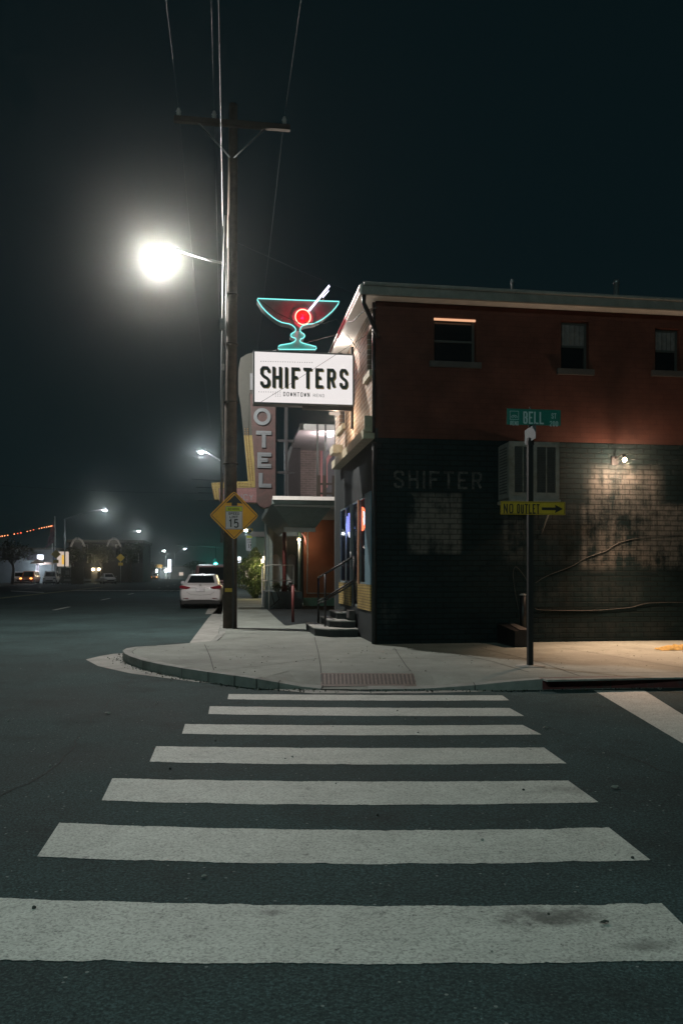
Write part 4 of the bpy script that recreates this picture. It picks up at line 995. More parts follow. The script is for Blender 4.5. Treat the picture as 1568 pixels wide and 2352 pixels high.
def fr(r0, r1, Y, m, mb):
    V = []; 
    for r in (r0, r1):
        for k in range(4): a = pi/2*k; V.append((dc.x+r*cos(a), Y, dc.z+r*sin(a)))
    for r in (r0, r1):
        for k in range(4): a = pi/2*k; V.append((dc.x+r*cos(a), Y-.002, dc.z+r*sin(a)))
    fs = []
    for k in range(4): j = (k+1) % 4; fs += [(8+k, 8+j, 12+j, 12+k), (k, j, 8+j, 8+k), (4+k, 4+j, 12+j, 12+k)]
    mb.add(V, fs, m)
fr(half*.925, half*.885, dY-.0045, 'sign_black', mb); mb.build('border', ds)
u = half/607.   # zoom px per metre in the close view (centre 757,708)
def dp(x, y, Y=dY-.005): return Vector((dc.x+(x-757)*u, Y, dc.z-(y-708)*u))
mb = MB(); mb.prism([dp(775,205), dp(968,420), dp(835,400), dp(835,470), dp(697,470), dp(697,395), dp(560,405)], (0, -.003, 0), 'sign_black'); mb.build('arrow', ds)
mb = MB(); mb.prism([dp(548,478), dp(965,478), dp(965,1050), dp(548,1050)], (0, -.003, 0), 'sign_white'); 
mb.prism([dp(562,492,dY-.009), dp(951,492,dY-.009), dp(951,610,dY-.009), dp(562,610,dY-.009)], (0, -.002, 0), 'sign_lime')
for (x0_, y0_, x1_, y1_) in ((555,486,958,494),(555,1036,958,1044),(555,494,562,1036),(951,494,958,1036),(562,604,951,612)):
    mb.prism([dp(x0_,y0_,dY-.0092), dp(x1_,y0_,dY-.0092), dp(x1_,y1_,dY-.0092), dp(x0_,y1_,dY-.0092)], (0, -.003, 0), 'sign_black')
mb.build('speed_panel', ds)
mb = MB()
for (tx, x0_, y0_, x1_, y1_, st_) in (('SCHOOL',610,583,905,525,10),('SPEED',622,692,888,632,11),('LIMIT',650,775,850,718,11),('15',622,1010,868,797,30)):
    p = dp(x0_, y0_); q = dp(x1_, y1_); letters(mb, tx, p.x, p.z, q.x, q.z-p.z, st_*u, dY-.0125, 'sign_black', .002, .28 if tx != '15' else .12)
mb.build('lettering', ds)
mb = MB(); mb.tube([(dc.x-.02, dY+.04, .13), (dc.x-.02, dY+.04, dc.z+.55)], .028, 'wire_dark', 8); mb.build('post', ds)
for z in (dc.z+.35, dc.z-.35): mb = MB(); mb.box(dc.x-.04, dc.x+.04, dY+.001, dY+.04, z-.02, z+.02, 'galv'); mb.build('clamp', ds)
# ------------------------------------------------------------------ BELL ST SIGNPOST
bp = G(1219,1531,.13)
t = thing('street_signpost', 'dark square signpost with BELL ST and NO OUTLET signs on the corner pavement', 'signpost', (bp.x, bp.y, .13))
bY = bp.y-.03; pt = PY(1222,930,bp.y).z
mb = MB(); mb.box(bp.x-.036, bp.x+.036, bp.y, bp.y+.072, .10, PY(1222,1005,bp.y).z, 'post_black'); mb.build('post', t)
mb = MB(); mb.lathe((bp.x, bp.y+.03, .128), [(.22, 0), (.2, .012), (.06, .02)], 'gutter', 16); mb.build('footing', t)
a, b, z0, z1 = pxr(1163.5,938,1287,978,bY)
mb = MB(); mb.box(a, b, bY-.003, bY+.003, z0, z1, 'sign_green'); bs = mb.build('street_name_blade', t)
mb = MB(); zb = z0+.05*0
sc_ = (b-a)/124.
def bpx(x, y): return (a+(x-1163.5)*sc_, z1-(y-938)*sc_)
p = bpx(1201,970.5); q = bpx(1248,943.5); letters(mb, 'BELL', p[0], p[1], q[0], q[1]-p[1], .021, bY-.0035, 'sign_pale', .002, .28)
p = bpx(1266,957.5); q = bpx(1277,945.5); letters(mb, 'ST', p[0], p[1], q[0], q[1]-p[1], .009, bY-.0035, 'sign_pale', .002, .3)
p = bpx(1262,974.5); q = bpx(1281,963.0); letters(mb, '200', p[0], p[1], q[0], q[1]-p[1], .009, bY-.0035, 'sign_pale', .002, .3)
mb.build('lettering', bs)
mb = MB(); p = bpx(1170,943); q = bpx(1190.5,962); w_ = .006
def fb(x0_, x1_, z0_, z1_): mb.box(x0_, x1_, bY-.006, bY-.0035, z0_, z1_, 'sign_pale')
fb(p[0], q[0], p[1]-w_, p[1]); fb(p[0], q[0], q[1], q[1]+w_); fb(p[0], p[0]+w_, q[1]+w_, p[1]-w_); fb(q[0]-w_, q[0], q[1]+w_, p[1]-w_)
cx_ = (p[0]+q[0])/2; 
for rr, zz in ((.045, q[1]+.028), (.025, q[1]+.022)):
    ribbon(mb, [(rr*cos(pi*i/8), rr*.75*sin(pi*i/8)) for i in range(9)], .008, cx_, zz, bY-.0035, .002, 'sign_pale')
p2 = bpx(1171,974.5); q2 = bpx(1190,965); letters(mb, 'RENO', p2[0], p2[1], q2[0], q2[1]-p2[1], .007, bY-.0035, 'sign_pale', .002, .25)
mb.build('city_emblem', bs)
a, b, z0, z1 = pxr(1211,981,1237,1014,bp.y)
mb = MB(); yb = bp.y+.03
mb.box(bp.x-.003, bp.x+.003, yb-.3, yb+.3, (z0+z1)/2-.1, (z0+z1)/2+.11, 'blade_grey'); o = mb.build('cross_street_blade', t)
mb = MB(); mb.bbox(bp.x-.045, bp.x+.045, yb-.045, yb+.045, z0-.06, z0+.03, 'post_black', .01); mb.bbox(bp.x-.03, bp.x+.03, yb-.03, yb+.03, (z0+z1)/2+.112, z1+.03, 'post_black', .008); mb.tube([(bp.x, yb, z1), (bp.x, yb, PY(1222,935,yb).z)], .012, 'post_black', 6); mb.build('bracket', t)
# tilt the crossing blade a little so that its face catches the light, as in the photo
o.location = Vector((0, 0, 0)); 
me = o.data; rot = Matrix.Rotation(radians(-7), 4, 'Z'); cc_ = Vector((0, yb-bp.y, 0))
for v in me.vertices: v.co = rot @ (v.co-cc_)+cc_
a, b, z0, z1 = pxr(1149,1151,1297,1183,bY)
mb = MB(); mb.bbox(a, b, bY-.004, bY+.0, z0, z1, 'sign_dull_yellow', .0015); nb = mb.build('no_outlet_panel', t)
mb = MB(); sc_ = (b-a)/148.
def npx(x, y): return (a+(x-1149)*sc_, z1-(y-1151)*sc_)
p = npx(1155.5,1177.5); q = npx(1177.5,1156.5); letters(mb, 'NO', p[0], p[1], q[0], q[1]-p[1], .017, bY-.0045, 'sign_black', .002, .35)
p = npx(1186,1177.5); q = npx(1237.5,1156.5); letters(mb, 'OUTLET', p[0], p[1], q[0], q[1]-p[1], .017, bY-.0045, 'sign_black', .002, .32)
mb.build('lettering', nb)
P = [npx(x, y) for x, y in ((1243,1163.5),(1275,1163.5),(1273,1157),(1292,1166.5),(1273,1176),(1275,1169.5),(1243,1169.5))]
mb = MB(); mb.prism([(x, bY-.0045, z) for x, z in P], (0, -.002, 0), 'sign_black'); mb.build('arrow', nb)
mb = MB()
for (x0_, x1_, z0_, z1_) in ((a+.01, b-.01, z1-.014, z1-.009), (a+.01, b-.01, z0+.009, z0+.014), (a+.01, a+.015, z0+.014, z1-.014), (b-.015, b-.01, z0+.014, z1-.014)): mb.box(x0_, x1_, bY-.006, bY-.0042, z0_, z1_, 'sign_black')
mb.build('border', nb)
# ------------------------------------------------------------------ MOTEL SIGN
mY = 26.0
Bz = lambda X, Y, YY=mY: PY((X/2.24+650)/1.5944, (Y/2.24+1450)/1.5944, YY)
ms = thing('motel_sign', 'tall arrow shaped motel sign with OTEL letters and ochre bulb border', 'sign', (Bz(800,700).x+.1, mY+.15, 3.9))
body = [(552,822),(547,850),(547,900),(553,932),(559,993),(565,1055),(569.6,1105.5),(560,1105.5),(484.7,1108.3),(488,1128),(491.7,1147.5),(503,1148),(504,1153),(560,1155.5),(589.7,1156),(596,1163),(606,1168),(618,1165),(628,1155),(634,1139),(634,1060),(634,985),(634,900),(634,812),(600,806),(568,812)]
mb = MB(); mb.prism([PY(x, y, mY) for x, y in body], (0, .35, 0), 'msign_green'); mb.build('body', ms)
yl = [(560,1000),(565,1055),(569.6,1105.5),(560,1105.7),(485.2,1108.8),(488.4,1128),(492,1147),(503,1147.4),(504.5,1152.5),(501.5,1121.5),(560,1120.5),(586,1119.5),(584,1060),(579,1000)]
mb = MB(); mb.prism([PY(x, y, mY-.003) for x, y in yl[:8]+[(501.8,1121.2)]+yl[10:]], (0, -.02, 0), 'msign_yellow'); mb.build('yellow_border', ms)
red = [(574,905),(579,1000),(584,1060),(586,1119.5),(560,1120.5),(501.5,1121.5),(504.5,1152),(560,1154.5),(590,1155),(597,1162),(606,1166.5),(617,1164),(626,1154),(632.5,1139),(632.5,985),(632.5,905)]
mb = MB(); mb.prism([PY(x, y, mY-.008) for x, y in red], (0, -.03, 0), 'pier'); mb.build('red_panel', ms)
top_ = [(553,830),(549.5,860),(550,900),(556,950),(560,1000),(571,1000),(572.5,904),(632.5,903),(632.5,815),(598,809),(570,815)]
mb = MB(); mb.prism([PY(x, y, mY-.006) for x, y in top_], (0, -.02, 0), 'msign_green'); mb.build('top_panel', ms)
mb = MB(); mb.prism([PY(x, y, mY-.042) for x, y in ((541,1122),(589,1121),(589,1154),(541,1153))], (0, -.01, 0), 'pinkish'); mb.prism([PY(x, y, mY-.042) for x, y in ((503,1123),(514,1123),(514,1152),(506,1151))], (0, -.01, 0), 'pinkish'); mb.split('vacancy_panel', ms)
mb = MB(); bl = []
for k in range(30):
    f = k/29; x = 560+f*12; y = 985+f*118
    for q in (2.5, 8.5): bl.append((x+q, y))
for k in range(14):
    for yy in (1110.5, 1116.5): bl.append((490+k*6.6, yy))
for k in range(6):
    for q in (0, 6): bl.append((489+k*.7+q, 1123+k*4.3))
for (x, y) in bl: p = PY(x, y, mY); mb.sphere((p.x, mY-.03, p.z), .022, 'msign_bulb', 6, 4)
o = mb.build('bulbs', ms); o['kind'] = 'stuff'
mb = MB()
oc = PY(602,957,mY-.06); rr = (PY(621.5,957,mY).x-oc.x)
ribbon(mb, [(rr*.8*cos(2*pi*i/24), rr*.8*sin(2*pi*i/24)) for i in range(25)][:-1]+[(rr*.8, 0.0)], rr*.42, oc.x, oc.z, mY-.04, .05, 'letter_grey') if False else None
V = []; fs = []
K = 28
for (r1, yy) in ((rr, mY-.04), (rr, mY-.09), (rr*.6, mY-.09), (rr*.6, mY-.04)):
    for i in range(K): V.append((oc.x+r1*cos(2*pi*i/K), yy, oc.z+r1*sin(2*pi*i/K)))
for j in range(3):
    for i in range(K): fs.append((j*K+i, j*K+(i+1) % K, (j+1)*K+(i+1) % K, (j+1)*K+i))
mb.add(V, fs, 'letter_grey')
for (c, x0_, y0_, x1_, y1_) in (('T',588,1028.5,623,991),('E',591,1075,622.5,1040.5),('L',594,1120,622.5,1087.5)):
    p = PY(x0_, y0_, mY); q = PY(x1_, y1_, mY); letters(mb, c, p.x, p.z, q.x, q.z-p.z, .125, mY-.04, 'letter_grey', .05, 0)
mb.box(PY(574,0,mY).x, PY(581,0,mY).x, mY-.08, mY-.04, PY(0,878,mY).z, PY(0,838,mY).z, 'letter_dark'); mb.box(PY(574,0,mY).x, PY(630,0,mY).x, mY-.079, mY-.04, PY(0,845,mY).z, PY(0,838,mY).z, 'letter_grey')
mb.build('lettering', ms)
mb = MB()
for (c, x0_, y0_, x1_, y1_) in (('T',588,1028.5,623,991),('E',591,1075,622.5,1040.5),('L',594,1120,622.5,1087.5)):
    p = PY(x0_, y0_, mY); q = PY(x1_, y1_, mY); letters(mb, c, p.x+.045, p.z+.045, q.x-.045, q.z-p.z-.09, .035, mY-.096, 'letter_dark', .004, 0)
mb.build('letter_inline', ms)
mb = MB(); p = PY(546,1148,mY); q = PY(585,1136,mY)
for i, c in enumerate('NCY'):
    w_ = (q.x-p.x)/3; letters(mb, c, p.x+i*w_, p.z-.02, p.x+i*w_+w_*.72, .2, .022, mY-.055, 'letter_grey', .004, 0)
p = PY(509,1149,mY); letters(mb, 'V', p.x-.02, p.z, p.x+.08, .2, .02, mY-.055, 'letter_grey', .004, 0)
mb.build('vacancy_lettering', ms)
mb = MB()
for yy in (1012, 1085): p = PY(634, yy, mY+.15); mb.box(p.x, p.x+.6, mY+.12, mY+.18, p.z-.04, p.z+.04, 'black_metal')
mb.box(PY(654,0,mY).x, PY(661,0,mY).x, mY+.05, mY+.35, 3.95, PY(0,890,mY).z, 'black_metal'); mb.build('mounting_pole', ms)
# ------------------------------------------------------------------ MOTEL
mo = thing('motel', 'two storey motel with orange wall, red column and first floor balcony', 'building', (2, 32, .13))
cY = 25.0; cx0 = PY(626,1140,cY).x; zt = PY(626,1139,cY).z; zb = PY(626,1147.5,cY).z; zl = zt
mb = MB(); mb.box(cx0, 6.5, cY, cY+.12, zb, zt+.0, 'white_trim'); mb.build('balcony_edge', mo)
mb = MB(); mb.box(cx0+.02, 6.5, cY+.121, 33.2, zb-.12, zt-.02, 'motel_grey'); mb.prism([(cx0+.05, cY+.2, zb-.13), (cx0+.75, cY+1.1, zb-.13), (6.5, cY+1.1, zb-.13), (6.5, cY+.2, zb-.13)], (0, 0, -.05), 'pale_wall'); mb.build('balcony_slab', mo)
mb = MB(); mb.add([(cx0, cY+.1, zb-.12), (cx0, 33, zb-.12), (cx0+.7, 33, zb-.75), (cx0+.7, cY+1.9, zb-.75)], [(0, 1, 2, 3)], 'motel_grey'); mb.add([(cx0, cY+.1, zb-.12), (cx0+.7, cY+1.9, zb-.75), (3.0, cY+1.9, zb-.75), (3.4, cY+.6, zb-.12)], [(0, 1, 2, 3)], 'motel_grey')
mb.box(cx0+.5, 3.0, 27.0, 27.1, zb-.9, zb-.74, 'pale_wall'); mb.build('canopy_soffit', mo)
colx = PY(653,1300,30.5).x
mb = MB(); mb.tube([(colx, 30.5, .77), (colx, 30.5, zb-.1)], .078, 'red_paint', 12); mb.tube([(colx, 30.5, .77), (colx, 30.5, 1.0)], .115, 'red_paint', 12); mb.build('column', mo)
mb = MB(); mb.box(PY(697,0,32.5).x, 7.5, 32.5, 32.7, .47, zb-.12, 'motel_orange'); mb.build('orange_wall', mo)
mb = MB(); mb.box(PY(697,0,32.4).x, 7.5, 32.42, 32.49, .13, .47, 'motel_green'); mb.build('green_base', mo)
mb = MB(); mb.box(PY(611,0,30).x, PY(694,0,30).x, 30.0, 33.2, .13, .77, 'porch'); mb.build('porch', mo)
mb = MB(); mb.box(PY(626,0,35).x, PY(697,0,35).x, 35, 35.2, .13, zb-.12, 'motel_grey'); mb.build('entrance_wall', mo)
mb = MB(); mb.box(PY(611,0,34).x, PY(622,0,34).x, 34, 35.5, .13, 8.6, 'motel_grey'); mb.box(PY(617,0,33.5).x, PY(626,0,33.5).x, 33.5, 34, .13, zb-.1, 'motel_grey'); mb.build('west_wall', mo)
mb = MB()
for (xa, xb) in ((624.5, 642), (661, 679)):
    p = PY(xa, 0, 34.9).x; q = PY(xb, 0, 34.9).x; zt_ = PY(0,1272,34.9).z; P = [(p, 34.9, .77), (q, 34.9, .77), (q, 34.9, zt_-.15)]+[((p+q)/2+(q-p)/2*cos(pi*i/8), 34.9, zt_-.15+(q-p)/2*sin(pi*i/8)) for i in range(1, 8)]+[(p, 34.9, zt_-.15)]
    mb.prism(P, (0, -.05, 0), 'pale_wall')
mb.split('arched_panel', mo)
mb = MB(); mb.box(PY(684,0,32.3).x, PY(690,0,32.3).x, 32.2, 32.5, .77, zb-.15, 'motel_green'); mb.build('green_pilaster', mo)
uY = 32.0
mb = MB(); mb.box(PY(690,0,uY).x, 7.5, uY, uY+.2, zt, PY(0,985,uY).z+.3, 'grey_brick'); mb.build('upper_wall', mo)
mb = MB(); mb.prism([PY(662,1140,uY-.6), PY(662,1060,uY-.6), PY(676,1010,uY-.6), PY(690,1003,uY-.6), PY(690,1140,uY-.6)], (0, .5, 0), 'motel_dark')
mb.prism([PY(654,1140,uY-.9), PY(654,1058,uY-.9), PY(672,1010,uY-.9), PY(686,996,uY-.9), PY(690,1003,uY-.9), PY(676,1012,uY-.9), PY(662,1062,uY-.9), PY(662,1140,uY-.9)], (0, .3, 0), 'motel_grey'); mb.build('stair_wing', mo)
mb = MB(); rf = 27.0; z0 = PY(688,987,rf).z; z1 = PY(688,973,rf).z
mb.box(PY(688,0,rf).x, 7.5, rf, rf+.12, z0, z1, 'pale_wall'); mb.box(PY(688,0,rf).x+.02, 7.5, rf+.121, 33, z0+.08, z1-.03, 'pale_wall'); mb.build('roof_slab', mo)
mb = MB(); p = PY(735,1127,uY-.05); q = PY(775,1020,uY-.05); zq = PY(736,1028,uY).z
mb.box(PY(735,0,uY).x, PY(740,0,uY).x, uY-.06, uY-.005, zt, zq, 'pink_trim'); mb.box(PY(735,0,uY).x, PY(800,0,uY).x, uY-.07, uY-.006, zq, zq+.12, 'pink_trim'); mb.build('door_frame', mo)
mb = MB(); mb.box(PY(740,0,uY).x+.01, PY(800,0,uY).x, uY-.03, uY-.004, zt, zq, 'letter_grey')
mb.prism([PY(746,1120,uY-.035), PY(746,1062,uY-.035), PY(752,1048,uY-.035), PY(760,1036,uY-.035), PY(778,1032,uY-.035), PY(778,1042,uY-.035), PY(764,1046,uY-.035), PY(756,1056,uY-.035), PY(752,1068,uY-.035), PY(752,1120,uY-.035)], (0, -.02, 0), 'pink_trim'); mb.build('door', mo)
mb = MB()
for x in (728.5, 747): p = PY(x, 0, 26.5).x; mb.box(p-.03, p+.03, 26.45, 26.51, zt-.02, z0+.1, 'motel_dark')
mb.split('balcony_post', mo)
mb = MB(); rx0 = PY(727,0,cY+.5).x; zr = PY(730,1092,cY+.5).z
mb.box(rx0, 6, cY+.47, cY+.53, zr-.3, zr-.24, 'wood_dark'); mb.box(rx0, 6, cY+.47, cY+.53, zt+.12, zt+.18, 'wood_dark')
x = rx0
while x < 5.5: mb.box(x, x+.12, cY+.45, cY+.469, zt, zr, 'wood_dark'); x += .19 if random.random() > .2 else .30
mb.build('railing', mo)
# pale items: motel lamps
p = PY(757,1001,27.9)
t = thing('porch_light', 'glowing white porch light under the motel roof', 'lamp', (p.x, 27.9, p.z))
mb = MB(); mb.lathe((p.x, 27.9, p.z-.06), [(.03, 0), (.1, .03), (.11, .1), (.06, .15)], 'lit_white', 12); mb.build('globe', t)
mb = MB(); mb.tube([(p.x, 27.9, p.z+.08), (p.x, 27.9, z0+.1)], .01, 'black_metal', 6); mb.build('stem', t)
lamp('porch_light_light', (p.x, 27.9, p.z-.2), 170, (1., .78, .80), .1, t)
p = PY(686,1240,32.0)
t = thing('wall_lamp', 'small warm lamp glowing on a pale post at the motel entrance', 'wall lamp', (p.x, 32.0, .77))
mb = MB(); mb.sphere((p.x, 31.9, p.z), .06, 'lamp_warm', 10, 8); mb.build('bulb', t)
mb = MB(); mb.tube([(p.x, 31.9, .77), (p.x, 31.9, p.z-.06)], .03, 'sign_pale', 8); mb.build('post', t)
mb = MB(); mb.tube([(p.x+.12, 31.95, p.z+.3), (p.x+.25, 31.9, p.z+.1), (p.x+.3, 31.95, p.z-.2)], .03, 'pink_trim', 6); mb.build('scroll_bracket', t)
lamp('entrance_light', (p.x, 31.8, p.z-.1), 16, (1., .62, .40), .06, t)
p = PY(706,1197,32.3)
t = thing('floodlight', 'small white floodlight with a conduit on the orange motel wall', 'floodlight', (p.x, 32.4, p.z))
mb = MB(); mb.bbox(p.x-.1, p.x+.1, 32.3, 32.5, p.z-.1, p.z+.1, 'white_trim', .02); mb.build('housing', t)
mb = MB(); mb.tube([(p.x+.03, 32.47, p.z-.1), (p.x, 32.47, PY(0,1365,32.4).z), (p.x+2, 32.47, PY(0,1366,32.4).z)], .018, 'sign_pale', 6); mb.build('conduit', t)
# planter shrubs
def leafball(mb, c, rad, nleaf, s, m, shape=None):
    c = Vector(c)
    for i in range(nleaf):
        while True:
            d = Vector((random.uniform(-1, 1), random.uniform(-1, 1), random.uniform(-1, 1)))
            if d.length <= 1 and (d.length > .35 or random.random() < .3): break
        k = 1+.18*sin(d.x*7+c.x)+.15*sin(d.z*9+c.y)
        p = c+Vector((d.x*rad[0]*k, d.y*rad[1]*k, d.z*rad[2]))
        if shape: p = shape(p)
        a = Vector((random.gauss(0, 1), random.gauss(0, 1), random.gauss(0, 1))).normalized(); b = a.cross(Vector((random.random(), random.random(), 1))).normalized()
        sz = s*random.uniform(.6, 1.3)
        mb.add([p-a*sz, p+b*sz*.45, p+a*sz, p-b*sz*.45], [(0, 1, 2, 3)], m)
for x, y, lab in ((636,1350,'small dark planter shrub left of the red column'), (668,1352,'small dark planter shrub right of the red column')):
    p = PY(x, y, 30.6); mb = MB(); leafball(mb, (p.x, 30.6, .95), (.2, .2, .18), 220, .05, 'leaf_dark')
    t = thing('planter_shrub', lab, 'shrub', (p.x, 30.6, .77), 'planter shrubs at the motel porch'); mb.build('foliage', t)
    mb = MB(); mb.lathe((p.x, 30.6, .77), [(.09, 0), (.12, .14)], 'motel_grey', 10); mb.build('pot', t)
# white pipe railing, red bollard
rY = 29.6
t = thing('pipe_railing', 'white two rail pipe railing at the edge of the motel porch', 'railing', (PY(618,0,rY).x, rY, .13))
z1 = PY(616,1298,rY).z; z2 = PY(616,1333,rY).z; xa = PY(617.5,0,rY).x; xb = PY(674,0,rY).x
mb = MB(); mb.tube([(xa-.05, rY, z1), (xb, rY, z1)], .022, 'white_trim', 6); mb.tube([(xa-.05, rY, z2), (xb, rY, z2)], .022, 'white_trim', 6)
mb.tube([(xa-.02, rY, z1), (xa-.1, 33, z1-.05)], .022, 'white_trim', 6); mb.tube([(xa-.02, rY, z2), (xa-.1, 33, z2-.05)], .022, 'white_trim', 6); mb.build('rail', t)
for (x, y, zz) in ((xa, rY, z1), (xb, rY, z1), (xa-.1, 33, z1)): mb = MB(); mb.tube([(x, y, .13), (x, y, zz)], .024, 'white_trim', 6); mb.build('post', t)
mb = MB(); mb.tube([(xa+.1, rY+.1, .75), (xa+.2, rY-.02, .3)], .02, 'black_metal', 6); mb.tube([(xa+.3, rY+.1, .75), (xa+.38, rY-.02, .5), (xa+.05, rY-.02, .2)], .02, 'black_metal', 6); mb.split('brace', t)
b = G(672.5,1430,.13); zt_ = PY(672,1346,b.y).z
mb = MB(); mb.tube([(b.x, b.y, .12), (b.x, b.y, zt_)], .04, 'red_paint', 12); mb.lathe((b.x, b.y, zt_), [(.04, 0), (.034, .02), (.01, .035)], 'red_paint', 12)
tag(mb.build('bollard'), 'single dull red pipe bollard beside the dark patch of ground', 'bollard')
# far building wall and ivy bush
t = thing('neighbour_building', 'pale green walled building just beyond the motel', 'building', (2, 50, .13))
a, b, z0, z1 = pxr(588,1222,604,1380,50); mb = MB(); mb.box(a, 7, 50, 60, .13, z1, 'motel_green'); mb.build('wall', t); mb = MB(); mb.box(a-.3, a+.5, 49.6, 50, z1-.3, z1, 'pale_wall'); mb.build('sign_box', t)
bc = G(586,1371,.13); BY = 43.0; q = PY(586,1371,BY)
t = thing('ivy_bush', 'tall rounded green bush lit by a globe lamp on its right', 'bush', (q.x, BY, .13))
def shp(p):
    f = (p.z-.13)/2.7; w = .62+.5*sin(max(0, min(1, f))*pi); w *= (1.0 if f < .75 else 1-(f-.75)*1.8)
    return Vector((q.x+(p.x-q.x)*w, BY+(p.y-BY)*w, p.z))
mb = MB(); leafball(mb, (q.x, BY, 1.5), (.9, .8, 1.42), 8500, .055, 'leaf', shp); mb.build('foliage', t)
mb = MB(); mb.tube([(q.x, BY, .1), (q.x, BY, 2.2)], .09, 'trunk', 8, r2=.04); mb.build('trunk', t)
# pillar + globe sconces
p = PY(611.5,1300,42.2)
t = thing('sconce_pillar', 'pale pillar carrying two glowing sconces beside the bush', 'lamp', (p.x, 42.2, .13))
mb = MB(); mb.bbox(p.x-.12, p.x+.12, 42.1, 42.4, .13, PY(0,1262,42.2).z, 'pale_wall', .02); mb.build('pillar', t)
for (x, y) in ((606.5,1283),(603,1289)):
    w = PY(x, y, 41.8); mb = MB(); mb.lathe((w.x, 41.8, w.z-.09), [(.05, 0), (.085, .16), (.07, .2)], 'globe', 10); mb.build('lantern', t)
mb = MB(); mb.tube([(p.x, 42.15, PY(0,1289,42).z), (PY(606.5,0,41.8).x, 41.85, PY(0,1289,41.8).z)], .015, 'black_metal', 6); mb.build('bracket', t)
w = PY(604,1290,41.75); lamp('sconce_light', (w.x-.02, 41.6, w.z-.05), 120, (1., .78, .42), .08, t)
# far school-zone sign
sY = 60.0
p = PY(573,1246,sY)
t = thing('school_zone_sign', 'distant white SPEED LIMIT 15 sign with flasher right of the utility pole', 'sign', (p.x, sY, .13))
a, b, z0, z1 = pxr(565,1229,583,1265,sY)
mb = MB(); mb.box(a, b, sY-.02, sY, z0, z1, 'sign_white'); mb.box(a+.03, b-.03, sY-.025, sY-.021, z1-.22, z1-.04, 'sign_lime'); mb.build('panel', t)
mb = MB(); letters(mb, '15', a+.15, z0+.16, b-.15, .34, .06, sY-.022, 'sign_black', .01, .2); letters(mb, 'LIMIT', a+.1, z0+.58, b-.1, .12, .02, sY-.022, 'sign_black', .01, .3); letters(mb, 'SPEED', a+.08, z0+.76, b-.08, .12, .02, sY-.022, 'sign_black', .01, .3); mb.build('lettering', t)
mb = MB(); mb.tube([(p.x, sY+.04, .13), (p.x, sY+.04, PY(0,1212,sY).z)], .045, 'galv', 6); mb.build('post', t)
a, b, z0, z1 = pxr(568,1214,580,1224,sY); mb = MB(); mb.box(a, b, sY-.15, sY, z0, z1, 'sign_dull_yellow'); mb.lathe(((a+b)/2, sY-.152, (z0+z1)/2), [(.14, .0), (.14, .02)], 'sign_black', 12, 'Y'); mb.build('flasher', t)
a, b, z0, z1 = pxr(546,1279,553,1292,75)
t = thing('pylon_sign', 'small lit white box sign on a pole right behind the utility pole', 'sign', (a, 75, 0))
mb = MB(); mb.box(a, b, 75, 75.2, z0, z1, 'lit_white'); mb.build('panel', t); mb = MB(); mb.tube([((a+b)/2, 75.3, .13), ((a+b)/2, 75.3, z1)], .06, 'galv', 6); mb.build('pole', t)
